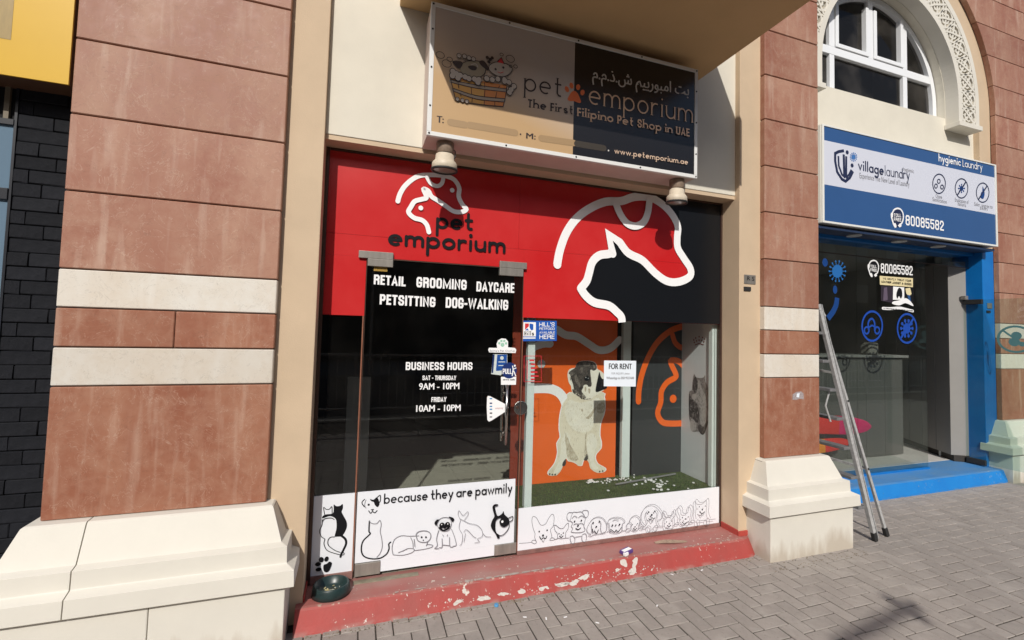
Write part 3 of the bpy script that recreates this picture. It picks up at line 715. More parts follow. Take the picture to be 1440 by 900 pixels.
# flaked patches on the front face, with their own outlines
def onstep(px, py):
    v = CR*((px-720)/FOC)-CU*((py-CYP)/FOC)+CF; pt = Vector((0, -.013, .110)); nn = Vector((0, -.075, .037)).normalized()
    k = (pt-CAM).dot(nn)/v.dot(nn); return CAM+v*k+nn*.0012
def flakes(name, M, lst, ox, oy, sc):
    g = G(); rr = random.Random(11)
    for q in lst:
        q = spline(q, True, 3); g.poly([onstep(ox+(a+rr.uniform(-7, 7)*sc/8)/sc, oy+(b+rr.uniform(-6, 6)*sc/8)/sc) for a, b in q])
    tag(g.obj(name, M, stp, fix=False), kind='stuff')
M_fl = mat('bare_plaster_flake', (.60, .55, .50, 1), .8, noise=.2, nscale=60)
rf = random.Random(21)
L1 = [[(745, 60), (790, 50), (815, 90), (800, 140), (765, 125), (735, 90)], [(880, 45), (930, 35), (920, 100), (905, 200), (880, 235), (845, 225), (830, 190), (860, 160), (878, 110)], [(685, 170), (705, 152), (728, 165), (710, 190), (687, 190)],
 [(265, 265), (310, 238), (375, 218), (388, 240), (370, 268), (330, 282), (290, 275)], [(165, 325), (200, 292), (250, 272), (268, 298), (240, 335), (200, 348)], [(0, 352), (30, 342), (60, 350), (40, 372), (5, 378)], [(88, 333), (110, 316), (150, 312), (163, 330), (120, 348)], [(680, 248), (700, 240), (690, 258)], [(510, 262), (522, 258), (520, 276), (508, 272)], [(770, 205), (790, 200), (788, 222), (772, 220)],
 [(990, 155), (1005, 150), (1003, 172), (990, 170)], [(1085, 165), (1098, 160), (1097, 180), (1085, 178)], [(1180, 178), (1190, 170), (1190, 188)], [(1112, 125), (1122, 120), (1122, 138)], [(415, 240), (430, 235), (432, 258), (418, 258)]]
for k in range(70):
    x = rf.uniform(0, 1200); y = 300-(x-0)*.115+rf.uniform(-60, 50); r = rf.uniform(1.5, 6); L1.append([(x-r, y), (x, y-r), (x+r, y), (x, y+r)])
flakes('paint_flake', M_fl, L1, 780, 780, 8.0)
L2 = [[(855, 535), (875, 518), (895, 515), (892, 530), (865, 548)], [(898, 468), (915, 458), (920, 475), (908, 485)], [(975, 512), (1000, 500), (1030, 498), (1045, 512), (1010, 520), (985, 520)], [(1078, 490), (1110, 478), (1135, 485), (1110, 496)], [(1180, 470), (1215, 462), (1220, 480), (1190, 488)], [(1290, 458), (1330, 448), (1335, 462), (1300, 470)], [(1370, 440), (1400, 428), (1438, 425), (1438, 440), (1400, 450)], [(828, 515), (836, 510), (835, 525)], [(1330, 430), (1345, 425), (1343, 438)]]
for k in range(50):
    x = rf.uniform(700, 1430); y = 560-(x-820)*.19+rf.uniform(-35, 5); r = rf.uniform(1.5, 4); L2.append([(x-r, y), (x, y-r), (x+r, y), (x, y+r)])
flakes('paint_flake', M_fl, L2, 400, 700, 3.6)
# worn strip along the nosing
g = G(); rr = random.Random(8); xw_ = .30
while xw_ < 2.95:
    ln_ = rr.uniform(.01, .07) if xw_ < 1.95 else rr.uniform(.006, .03); hw_ = rr.uniform(.004, .013) if .75 < xw_ < 1.35 else rr.uniform(.0015, .005)
    g.poly([(xw_, .006-hw_, .1242), (xw_+ln_*.4, .004-hw_*1.3, .1242), (xw_+ln_, .006-hw_*.5, .1242), (xw_+ln_, .009+hw_*.4, .1244), (xw_+ln_*.5, .008+hw_, .1244), (xw_, .009+hw_*.3, .1244)])
    xw_ += ln_*(rr.uniform(.9, 1.5) if .75 < xw_ < 1.35 else rr.uniform(1.2, 3.2))
tag(g.obj('worn_nosing', mat('worn_concrete', (.44, .37, .33, 1), .85, noise=.3, nscale=40), stp, fix=False), kind='stuff')
part('metal_sill', stp, mat('dusty_aluminium_sill', (.34, .30, .22, 1), .5, metal=.3, noise=.4, nscale=15), (.05, .47, .168, .212, .118, .124), bevel=.001)

# ================================================================== PET SHOPFRONT
sf = thing('shopfront', 'red and black pet shop glass front with dog and cat logo', 'shopfront', (1.4, GY, .12))
DX0, DX1, DZT, DZB = .056, 1.188, 2.252, .137
BT = .457     # top of right white band
part('fascia_panel', sf, M_redv, (-.232, .050, GY+.001, GY+.009, 1.860, 2.262))
part('fascia_panel', sf, M_redv, (-.232, 1.150, GY+.001, GY+.009, 2.410, 2.968))
part('fascia_panel', sf, M_redv, (-.232, 1.194, GY+.001, GY+.009, 2.2625, 2.4085))
part('fascia_panel', sf, M_redv, (1.1945, 2.135, GY+.001, GY+.009, 1.888, 2.4085))
part('fascia_panel', sf, M_redv, (1.1515, 3.096, GY+.001, GY+.009, 2.410, 2.968))
part('fascia_panel', sf, M_redv, (2.1365, 3.096, GY+.001, GY+.009, 1.888, 2.4085))
part('frame_channel', sf, M_bronze, (-.233, -.212, GY-.012, GY+.03, .12, 2.983), bevel=.002)
part('frame_channel', sf, M_bronze, (3.084, 3.099, GY-.01, GY+.03, .12, 2.983), bevel=.002)
part('frame_channel', sf, M_bronze, (-.211, 3.083, GY-.008, GY+.03, 2.969, 2.984), bevel=.002)
part('frame_channel', sf, mat('sill_channel', (.27, .14, .12, 1), .6, noise=.4, nscale=12), (-.211, DX0-.01, GY-.012, GY+.03, .121, .172), bevel=.002)
part('frame_channel', sf, MATS['sill_channel'], (DX1+.012, 3.083, GY-.012, GY+.03, .121, .150), bevel=.002)
part('glass_pane', sf, M_glass, (-.211, DX0-.006, GY+.010, GY+.020, .15, 2.968))
part('glass_pane', sf, M_glass, (DX1+.010, 3.083, GY+.010, GY+.020, .15, 2.968))
part('white_band', sf, M_white, (-.211, DX0-.006, GY-.001, GY+.0085, .172, .677))
part('white_band', sf, M_white, (DX1+.010, 3.083, GY-.001, GY+.0085, .150, BT))
# dog & cat outline ------------------------------------------------------
c7 = crop(740, 230, 4.5, GY); c5 = crop(600, 200, 3.6, GY); c6 = crop(440, 200, 4.5, GY); c8 = crop(440, 340, 4.5, GY); cA = crop(420, 480, 4.5, GY); cB = crop(420, 640, 4.5, GY); cC = crop(720, 600, 4.5, GY); cD = crop(490, 660, 5.296, GY)
head_r = [(800, 222), (870, 268), (925, 330), (957, 400), (953, 470), (957, 535), (995, 600), (1036, 665), (1032, 715), (965, 748), (890, 745), (815, 695), (735, 615), (665, 580), (630, 555), (590, 500), (520, 450)]
ear_c = [(520, 450), (535, 560), (520, 572), (460, 582), (415, 625), (393, 700), (378, 745), (342, 790)]
chin = [(342, 790), (375, 838), (430, 880), (520, 900)]
neck = [(970, 845), (993, 872), (999, 904)]
A = Art(fy(GY), .0012)
outline = spline(c7([(195, 640), (212, 550), (252, 440), (315, 350), (400, 285), (500, 243), (600, 238), (670, 215), (740, 210)]+head_r[:-1]), n=5)
blk = spline(c7([(800, 222), (870, 268), (925, 330), (957, 400), (953, 470), (957, 535), (995, 600), (1036, 665), (1032, 715), (965, 748), (890, 745), (815, 695), (735, 615), (665, 580), (630, 555), (590, 500), (555, 465)]), n=5)
catl = spline(c7(ear_c[1:]), n=5)
chinl = spline(c7(chin)+c5([(962, 862), (982, 885), (986, 912)]), n=5)
zt, zb = 2.967, 1.889
poly = [(blk[0][0], zt)]+blk+catl+chinl+[(chinl[-1][0], zb), (3.082, zb), (3.082, zt)]
# body drawn as strips so the concave outline triangulates cleanly
A.poly(poly, M_black)
A.obj('black_field', sf)
A = Art(fy(GY), .0030)
A.line(outline, .068, M_whiteL)
A.line(c7([(590, 500), (520, 450), (545, 572)]), .066, M_whiteL)
A.line(catl, .068, M_whiteL); A.line(chinl, .068, M_whiteL, cap='butt')
A.line(spline(c7([(560, 245), (590, 320), (635, 380), (690, 397), (740, 370), (765, 310), (775, 235)]), n=5), .062, M_whiteL)
A.obj('dog_and_cat_outline', sf)
A = Art(fy(GY), .0030)
A.line(c6([(537, 375), (550, 330), (580, 280), (630, 235), (680, 212), (740, 208), (800, 210), (850, 218), (895, 240), (925, 290), (922, 345), (945, 395), (970, 425), (940, 442), (890, 438), (840, 405), (790, 370), (750, 345), (730, 310), (700, 300), (718, 350), (690, 362), (645, 375), (620, 410), (605, 445), (640, 480), (690, 495), (720, 525), (733, 570)]), .033, M_whiteL, smooth=5)
A.line(c6([(722, 225), (745, 262), (785, 280), (815, 262), (825, 222)]), .029, M_whiteL, smooth=5)
A.disc(c6([(880, 306)])[0], .017, M_whiteL); A.disc(c6([(682, 418)])[0], .017, M_whiteL)
A.obj('small_dog_and_cat_logo', sf)
A = Art(fy(GY), .0034)
q = c6([(778, 548), (1012, 562), (474, 655), (1216, 706)])
letter(A, 'pet', q[0], q[1], .086, .28, M_ink, gap=.22)
A.obj('logo_lettering', sf); A = Art(fy(GY), .0034); letter(A, 'emporium', q[2], q[3], .086, .28, M_ink, gap=.20)
A.obj('logo_lettering', sf)
# left band print: two cats and a paw
A = Art(fy(GY-.001), .0015)
A.poly(spline(cB([(222, 312), (238, 322), (262, 320), (278, 308), (280, 335), (272, 358), (285, 385), (303, 420), (305, 455), (290, 490), (272, 512), (245, 515), (228, 512), (238, 470), (240, 430), (232, 400), (200, 385), (165, 395), (150, 400), (150, 388), (170, 375), (215, 368), (222, 340)]), True, 3), M_ink)
A.line(cB([(265, 505), (295, 530), (300, 560), (285, 595), (270, 625), (265, 642)]), .014, M_ink, smooth=4)
for pts in ([(165, 375), (158, 330), (175, 342), (195, 340), (210, 325), (212, 365)], [(150, 405), (148, 440), (132, 480), (145, 515), (165, 530), (160, 560), (180, 600), (230, 620), (275, 630), (288, 622), (280, 612)], [(228, 515), (200, 518), (185, 540), (190, 570), (230, 600), (262, 612)], [(150, 420), (165, 400), (205, 395), (225, 405)]):
    A.line(cB(pts), .0045, M_ink, smooth=4)
for c, rx, ry, ro in (((143, 658), 14, 17, .3), ((176, 654), 12, 16, -.3), ((123, 686), 17, 13, 0), ((126, 720), 17, 12, 0)):
    A.disc(cB([c])[0], .0165*rx/16, M_ink, .0165*ry/16, rot=ro)
A.poly(spline(cB([(160, 690), (178, 684), (195, 670), (210, 680), (203, 705), (192, 728), (175, 738), (160, 730), (156, 708)]), True, 3), M_ink)
A.obj('band_drawing', sf)
# right band: row of line drawn dogs
cE = crop(740, 690, 9.0, GY); cF = crop(870, 670, 9.0, GY)
A = Art(fy(GY-.001), .0015); LW = .0042
def dln(c, pts, wd=LW, closed=False, M=M_inkg, sm=4): A.line(c(pts), wd, M, closed, smooth=sm)
def dot(c, x, y, r=9, M=M_ink): A.disc(c([(x, y)])[0], r*.00052, M, n=12)
dln(cE, [(-90, 665), (0, 660), (70, 650)])
dln(cE, [(110, 540), (85, 470), (70, 380), (85, 325), (130, 345), (180, 430), (240, 420), (280, 350), (325, 295), (350, 330), (340, 440), (305, 490), (318, 560), (320, 600)])
dln(cE, [(110, 540), (105, 590), (125, 640)]); dln(cE, [(65, 650), (75, 625), (110, 625), (128, 650), (100, 668), (65, 650)]); dln(cE, [(295, 615), (320, 590), (350, 600), (345, 620), (300, 625), (295, 615)])
dot(cE, 160, 512, 12); dot(cE, 260, 496, 12); dot(cE, 208, 562, 16); dln(cE, [(165, 575), (185, 610), (210, 590), (240, 600), (255, 570)], .0065, M=M_ink); dln(cE, [(190, 610), (210, 645), (228, 605)])
dln(cE, [(345, 430), (360, 500), (385, 530), (390, 590)]); dln(cE, [(345, 430), (375, 435), (420, 470), (465, 465), (500, 420), (528, 405), (525, 470), (495, 520), (490, 590)]); dln(cE, [(390, 590), (430, 600), (490, 592)])
dot(cE, 408, 536, 9); dot(cE, 463, 527, 9); dot(cE, 435, 550, 8); dln(cE, [(415, 568), (436, 582), (458, 564)], .0065, M=M_ink); dln(cE, [(350, 610), (390, 600)]); dln(cE, [(490, 590), (530, 590)])
dln(cE, [(580, 270), (530, 270), (507, 310), (515, 360), (545, 370), (580, 270), (630, 265), (695, 262), (740, 330), (775, 300), (770, 245), (720, 240), (695, 262)])
dln(cE, [(545, 370), (580, 400), (560, 440), (580, 470), (560, 510), (620, 520), (690, 515), (735, 490), (720, 440), (730, 380), (745, 330)])
dln(cE, [(570, 340), (600, 310), (635, 330)]); dln(cE, [(650, 330), (690, 305), (730, 330)]); dln(cE, [(590, 420), (620, 405), (645, 410), (690, 400), (715, 420)])
dot(cE, 600, 378, 13); dot(cE, 686, 365, 13); dot(cE, 643, 432, 15); dln(cE, [(615, 465), (645, 480), (675, 460)], .0065, M=M_ink)
dln(cE, [(545, 600), (560, 650), (590, 655), (605, 600), (580, 560), (545, 565), (545, 600)]); dln(cE, [(690, 580), (700, 625), (735, 630), (752, 570), (735, 530), (700, 540), (690, 580)]); dln(cE, [(605, 575), (650, 565), (690, 560)])
dln(cE, [(800, 540), (760, 510), (755, 460), (790, 390), (840, 335), (900, 318), (960, 340), (1000, 400), (1005, 460), (990, 500), (950, 520)])
dln(cE, [(800, 540), (815, 490), (810, 420), (830, 380)]); dln(cE, [(905, 360), (930, 400), (925, 470), (940, 520)]); dot(cE, 832, 392, 12); dot(cE, 910, 376, 12); dot(cE, 870, 440, 14)
dln(cE, [(820, 470), (830, 520)], .0065, M=M_ink); dln(cE, [(845, 490), (872, 525), (895, 480)], .0065, M=M_ink); dln(cE, [(770, 550), (800, 560), (830, 545), (860, 535), (940, 525), (985, 518)])
dln(cE, [(1010, 400), (1030, 350), (1080, 325), (1150, 320), (1205, 340), (1230, 380), (1200, 400), (1195, 450), (1185, 500), (1120, 520), (1050, 505), (1030, 450), (1030, 400), (1010, 400)])
dln(cE, [(1080, 360), (1110, 345), (1150, 355)]); dot(cE, 1070, 420, 14); dot(cE, 1160, 410, 14); dot(cE, 1112, 418, 12); dln(cE, [(1045, 470), (1095, 505), (1115, 480), (1140, 500), (1180, 450)], .0065, M=M_ink); dln(cE, [(1000, 500), (1030, 490), (1045, 510)]); dln(cE, [(1190, 490), (1240, 480)])
dln(cF, [(70, 670), (85, 640), (120, 650), (115, 675), (75, 680)]); dln(cF, [(80, 640), (80, 590), (110, 560), (130, 510), (180, 475), (225, 490), (250, 530), (245, 580), (280, 600), (290, 620)]); dln(cF, [(110, 560), (140, 580), (130, 640), (175, 668), (220, 650), (235, 590), (245, 560)])
dln(cF, [(240, 630), (260, 612), (285, 625), (270, 652), (240, 640)]); dot(cF, 143, 590, 9); dot(cF, 210, 577, 9); dot(cF, 178, 618, 11); dln(cF, [(155, 640), (178, 655), (200, 632)], .0065, M=M_ink)
dln(cF, [(310, 600), (270, 560), (255, 500), (270, 430), (320, 360), (390, 333), (450, 350), (500, 400), (525, 450), (515, 510), (470, 530)]); dln(cF, [(310, 600), (330, 560), (310, 480), (330, 410)]); dln(cF, [(440, 400), (465, 440), (450, 520), (480, 600)])
dot(cF, 347, 430, 14); dot(cF, 424, 420, 14); dot(cF, 385, 466, 17); dln(cF, [(345, 510), (365, 525), (385, 500), (410, 515), (425, 500)], .0065, M=M_ink); dln(cF, [(368, 525), (388, 560), (408, 518)])
dln(cF, [(320, 620), (335, 675), (365, 670), (372, 620), (340, 600), (320, 620)]); dln(cF, [(400, 630), (415, 668), (445, 660), (455, 605), (430, 598), (400, 630)]); dln(cF, [(290, 630), (320, 625)]); dln(cF, [(455, 605), (540, 605)])
dln(cF, [(530, 410), (535, 470), (560, 500)]); dln(cF, [(530, 410), (560, 430), (580, 470), (640, 460), (660, 400), (680, 410), (675, 470), (640, 510)]); dln(cF, [(545, 500), (535, 560), (550, 630), (600, 635), (650, 625), (665, 560), (660, 500)])
dln(cF, [(570, 500), (600, 470), (640, 480)]); dot(cF, 565, 550, 9); dot(cF, 628, 540, 9); dot(cF, 597, 575, 11); dln(cF, [(575, 598), (598, 606), (620, 590)], .0065, M=M_ink); dln(cF, [(665, 580), (690, 560), (720, 560), (715, 580), (680, 580)])
dln(cF, [(730, 480), (705, 430), (705, 380), (735, 345), (765, 380), (770, 435), (825, 435), (840, 370), (865, 335), (895, 380), (885, 460), (870, 520), (850, 575), (800, 595), (745, 570), (722, 520), (730, 480)])
dot(cF, 760, 494, 10); dot(cF, 833, 486, 10); dot(cF, 796, 512, 12); dln(cF, [(755, 550), (790, 575), (800, 560), (835, 545)], .0065, M=M_ink); dln(cF, [(865, 550), (880, 525), (915, 535), (905, 550), (870, 560)])
dln(cF, [(930, 510), (920, 440), (930, 380), (920, 300), (940, 262), (975, 300), (1040, 292), (1080, 250), (1092, 310), (1085, 420), (1110, 500)])
dot(cF, 970, 356, 10); dot(cF, 1044, 347, 10); dot(cF, 1006, 392, 14); dln(cF, [(975, 425), (1005, 440), (1038, 418)], .0065, M=M_ink); dln(cF, [(990, 440), (1010, 470), (1028, 432)])
dln(cF, [(930, 540), (945, 590), (970, 580), (968, 530), (945, 520), (930, 540)]); dln(cF, [(1050, 530), (1065, 580), (1088, 570), (1090, 510), (1065, 500), (1050, 530)]); dln(cF, [(970, 530), (1050, 520)]); dln(cF, [(1090, 515), (1170, 508)])
A.obj('band_drawing', sf)

# ------------------------------------------------------------------ glass door
DY = GY-.016   # door leaf front
door = thing('glass_door', 'frameless glass door lettered with services, business hours and animal drawings', 'door', (DX0, DY, .13))
gl_ = part('glass_leaf', door, M_glass, (DX0, DX1, DY, DY+.010, DZB, DZT))
wb_ = part('white_band', door, M_white, (DX0+.001, DX1-.02, DY-.0035, DY-.0005, .225, .687), (DX0+.165, DX1-.17, DY-.0035, DY-.0005, .15, .2245))
for a, b in ((DX0-.004, DX0+.0), (DX1+.0, DX1+.004)): part('edge_strip', door, M_bronze, (a, b, DY-.002, DY+.014, DZB, DZT-.01))
part('edge_strip', door, M_bronze, (DX0, DX1, DY-.001, DY+.013, DZT, DZT+.006))
def fitting(x0, x1, z0, z1, y0=DY-.012, y1=DY+.022): return part('patch_fitting', door, M_patch, (x0, x1, y0, y1, z0, z1), bevel=.003)
fitting(DX0+.002, DX0+.165, .140, .222); fitting(DX1-.17, DX1-.002, .150, .224)
fitting(-.002, .226, 2.2525, 2.302, GY-.022, GY-.002); fitting(DX0+.002, .226, 2.200, 2.2515)
fitting(.998, 1.214, 2.2545, 2.304, GY-.026, GY-.002); fitting(.998, DX1-.002, 2.196, 2.2535)
part('sign_arc', door, mat('amber_sticker', (.50, .28, .05, 1), .5), (.10, .19, DY+.0105, DY+.012, 2.17, 2.20))
dfy = fy(DY)
AD = Art(dfy, .001)
for s, p0, p1, h in (('RETAIL', (384, 270), (585, 284), 63), ('GROOMING', (652, 288), (968, 306), 66), ('DAYCARE', (1030, 315), (1268, 325), 64), ('PETSITTING', (421, 397), (771, 414), 66), ('DOG-WALKING', (836, 418), (1228, 433), 68)):
    q = c8([p0, p1, (p0[0], p0[1]-h)]); letter(AD, s, q[0], q[1], (q[2][1]-q[0][1])*.98, .19, M_whiteL, 'cap', gap=.26, cw=.55)
AD.obj('services_lettering', gl_)
AD = Art(dfy, .001)
for s, p0, p1, h in (('BUSINESS HOURS', (675, 180), (1095, 179), 50), ('SAT - THURSDAY', (780, 243), (992, 243), 29), ('FRIDAY', (836, 381), (930, 379), 31)):
    q = cA([p0, p1, (p0[0], p0[1]-h)]); letter(AD, s, q[0], q[1], q[2][1]-q[0][1], .18, M_whiteL, 'cap', gap=.26, cw=.55, space=.3)
AD.obj('hours_heading', gl_)
q = cA([(760, 304), (1012, 300)]); fonttext('hours_lettering', '9AM - 10PM', q[0], q[1], .046, dfy, M_whiteL, bold=.03, parent=gl_)
q = cA([(742, 443), (1020, 437)]); fonttext('hours_lettering', '10AM - 10PM', q[0], q[1], .046, dfy, M_whiteL, bold=.03, parent=gl_)
# print on the door's white band
bf = fy(DY-.0035); A = Art(bf, .0012)
q = cD([(262, 252), (1208, 160)]); letter(A, 'because they are pawmily', q[0], q[1], .045, .25, M_ink, gap=.22, space=.5)
A.obj('slogan_lettering', wb_)
A = Art(bf, .0012); LW = .0045
dD = lambda pts, wd=.0045, M=M_inkg, closed=False: A.line(cD(pts), wd, M, closed, smooth=4)
dD([(120, 215), (100, 240), (118, 270)], .006, M_ink); dD([(130, 220), (120, 255), (130, 280)]); dD([(150, 300), (165, 318), (178, 305), (195, 315), (212, 298)], .006, M_ink)
A.poly(spline(cD([(160, 212), (185, 218), (208, 200), (222, 215), (230, 250), (215, 272), (195, 255), (188, 235), (170, 228)]), True, 3), M_ink); dD([(205, 208), (235, 185), (236, 225), (225, 240)], .006, M_ink)
A.disc(cD([(150, 254)])[0], .007, M_ink); A.poly(cD([(165, 288), (190, 286), (178, 302)]), M_ink)
dD([(155, 375), (152, 450), (160, 470), (110, 520), (95, 580), (110, 630), (160, 652), (230, 650), (280, 620), (300, 580), (298, 545), (312, 530)], .0085, M_ink)
dD([(155, 375), (175, 392), (210, 392), (232, 368), (242, 400), (235, 450), (245, 500), (250, 560), (235, 610), (210, 640)])
dD([(330, 622), (322, 570), (340, 510), (390, 482), (450, 485), (520, 482)]); dD([(460, 495), (475, 530), (478, 570)]); dD([(330, 622), (400, 625), (470, 605), (485, 580), (440, 575), (400, 595)]); dD([(370, 605), (430, 580)]); dD([(487, 590), (560, 580), (615, 565), (620, 550), (585, 545), (575, 555)])
dD([(505, 500), (500, 470), (525, 448), (575, 445), (605, 465), (605, 500), (580, 525), (540, 528), (512, 515), (505, 500)], .0055); dD([(485, 505), (490, 560)]); dD([(585, 525), (575, 550)])
A.disc(cD([(540, 490)])[0], .006, M_ink); A.disc(cD([(572, 490)])[0], .006, M_ink); A.disc(cD([(552, 512)])[0], .004, M_ink)
A.poly(spline(cD([(635, 385), (650, 362), (672, 360), (660, 380), (650, 405), (640, 400)]), True, 3), M_ink); A.poly(spline(cD([(740, 340), (768, 345), (782, 360), (770, 380), (758, 365)]), True, 3), M_ink)
dD([(665, 362), (700, 345), (745, 350), (760, 385), (752, 420), (735, 440), (700, 445), (670, 430), (655, 400)])
dD([(672, 420), (700, 440), (735, 425), (745, 410)], .012, M_ink); A.disc(cD([(690, 402)])[0], .019, M_ink); A.disc(cD([(730, 398)])[0], .019, M_ink); A.disc(cD([(710, 415)])[0], .011, M_ink); A.disc(cD([(688, 396)])[0], .004, M_whiteL); A.disc(cD([(733, 392)])[0], .004, M_whiteL)
dD([(665, 440), (650, 500), (655, 550), (635, 572), (665, 572)]); dD([(760, 430), (780, 480), (795, 545), (770, 555)]); dD([(690, 500), (690, 560), (670, 565)]); dD([(745, 490), (748, 555), (770, 560)]); dD([(695, 545), (745, 550)]); dD([(695, 470), (700, 480)]); dD([(730, 470), (728, 480)])
g2 = .003
dD([(820, 350), (808, 320), (815, 292), (835, 320), (850, 325), (880, 298), (880, 325), (862, 350), (850, 365), (820, 350)], g2); dD([(825, 360), (815, 420), (840, 470), (835, 530), (820, 548)], g2); dD([(850, 365), (890, 385), (950, 400), (985, 440), (985, 480), (950, 500), (965, 520), (930, 528)], g2)
dD([(985, 450), (1010, 480), (1050, 485)], g2); dD([(850, 450), (870, 430), (920, 480), (940, 490)], g2); dD([(862, 460), (850, 520)], g2)
A.poly(spline(cD([(1075, 330), (1060, 270), (1075, 245), (1102, 245), (1100, 255), (1080, 262), (1085, 290), (1098, 330), (1130, 315), (1142, 295), (1150, 320), (1180, 350), (1185, 385), (1150, 412), (1120, 400), (1112, 370), (1125, 350), (1110, 345), (1085, 370), (1085, 440), (1105, 470), (1115, 490), (1098, 495), (1085, 465), (1060, 430), (1048, 400), (1060, 360)]), True, 3), M_ink)
dD([(1180, 345), (1210, 335), (1208, 360), (1188, 372)], .006, M_ink); dD([(1185, 385), (1180, 420), (1150, 460), (1120, 475), (1100, 465)], .0055, M_ink); A.disc(cD([(1133, 372)])[0], .009, M_whiteL)
A.obj('animal_drawings', wb_)
# handle: twin upright bars with stand-offs, and the round lock
M_han = M_steel
g = G()
hx, hx2 = xz(713, 540, DY-.05)[0], xz(708, 540, DY+.05)[0]
zt_, zb_ = xz(713, 541, DY-.05)[1], xz(716, 625, DY-.05)[1]
g.tube((hx, DY-.055, zb_), (hx, DY-.055, zt_), .011, 12)
h_ = g.obj('handle', M_han, door, smooth=True)

for z in (zb_+.07, zt_-.07):
    g = G(); g.tube((hx, DY-.05, z), (hx, DY, z), .008, 10); g.tube((hx, DY-.004, z), (hx, DY, z), .016, 14); g.obj('stand_off', M_han, h_)
g = G(); g.tube((hx, DY+.065, zb_), (hx, DY+.065, zt_), .011, 12)
for z in (zb_+.07, zt_-.07): g.tube((hx, DY+.011, z), (hx, DY+.06, z), .008, 10)
g.obj('inner_handle', M_han, door)
lk = xz(724, 574, DY-.01); lk2 = xz(734, 574, DY-.01)
def halfdisc(c, r, left, y0, y1):
    a0, a1 = (90, 270) if left else (-90, 90)
    g = G(); g.prism([(c[0]+r*cos(radians(a0+(a1-a0)*i/14)), c[1]+r*sin(radians(a0+(a1-a0)*i/14))) for i in range(15)], lambda u, v, d: (u, d, v), y0, y1); return g
cx_ = DX1+.004; cz_ = lk[1]
halfdisc((cx_-.001, cz_), .052, True, DY-.012, DY-.0005).obj('lock', M_steel, door, bevel=.003)
halfdisc((cx_+.003, cz_), .052, False, DY-.012, DY-.0005).obj('lock', M_steel, door, bevel=.003)
g = G(); g.tube((cx_-.026, DY-.018, cz_+.006), (cx_-.026, DY-.0115, cz_+.006), .012, 14); g.obj('keyhole', M_bronze, door)
part('door_jamb_post', sf, mat('copper_edge', (.30, .12, .07, 1), .45, noise=.3, nscale=12), (DX1+.006, DX1+.016, GY-.005, GY+.012, .15, 1.887))
part('door_jamb_post', sf, MATS['copper_edge'], (DX0-.016, DX0-.008, GY-.005, GY+.012, .15, 1.86))

# ------------------------------------------------------------------ stickers (things on the glass)
def sheet(name, label, cat, pts, M, y, th=.0012):
    t = thing(name, label, cat, (sum(p[0] for p in pts)/len(pts), y, sum(p[1] for p in pts)/len(pts)))
    g = G(); g.prism(pts, lambda u, v, d: (u, d, v), y-th, y); g.obj('sheet', M, t); return t
M_paper = mat('paper', (.74, .80, .86, 1), .6); M_hblue = mat('sticker_blue', (.02, .10, .42, 1), .35); M_navy = mat('sticker_navy', (.012, .03, .14, 1), .35)
M_logored = mat('logo_red', (.6, .03, .04, 1), .4)
cH = crop(640, 430, 4.5, GY)
q = cH([(422, 94), (642, 96), (642, 222), (422, 224)])
t = sheet('sticker', 'blue pet food sticker with white square logo right of the door top', 'sticker', q, M_hblue, GY-.001)
A = Art(fy(GY-.0022), .0008); p = cH([(430, 104), (510, 104), (510, 194), (430, 194)]); A.poly(p, M_whiteL)
A.poly(cH([(441, 112), (466, 112), (466, 130), (441, 152)]), M_logored); A.poly(cH([(470, 112), (494, 116), (494, 152), (481, 156), (470, 138)]), M_hblue); A.poly(cH([(441, 156), (456, 142), (466, 156)]), M_hblue)
A.line(cH([(428, 204), (508, 204)]), .010, M_whiteL, cap='butt')
A.obj('emblem', t)
q = cH([(437, 188), (498, 188)]); A = Art(fy(GY-.0022), .0016); letter(A, 'Hills', q[0], q[1], .022, .24, M_ink, serif=True); A.obj('brand_lettering', t)
A = Art(fy(GY-.0022), .001)
for s, p0, p1, h in (("HILL'S", (531, 131), (628, 131), 26), ('PETFOOD', (531, 153), (628, 153), 15), ('AVAILABLE', (531, 176), (628, 176), 14), ('HERE', (531, 210), (626, 210), 28)):
    q = cH([p0, p1, (p0[0], p0[1]-h)]); letter(A, s, q[0], q[1], q[2][1]-q[0][1], .15, M_whiteL, 'cap', gap=.4, cw=.85)
A.obj('lettering', t)
q = cH([(942, 346), (1145, 348), (1142, 511), (940, 509)])
t = sheet('paper_notice', 'white FOR RENT paper taped on the display glass beside the pug', 'notice', q, M_paper, GY-.001)
q = cH([(972, 400), (1116, 401)]); fonttext('heading', 'FOR RENT', q[0], q[1], .046, fy(GY-.0022), M_ink, bold=.03, parent=t)
q = cH([(988, 434), (1102, 434)]); fonttext('lettering', 'FOR INQUIRY, please', q[0], q[1], .016, fy(GY-.0022), M_inkg, parent=t)
q = cH([(956, 464), (1130, 464)]); fonttext('lettering', 'WhatsApp to 050 9527600', q[0], q[1], .020, fy(GY-.0022), M_inkg, bold=.03, parent=t)
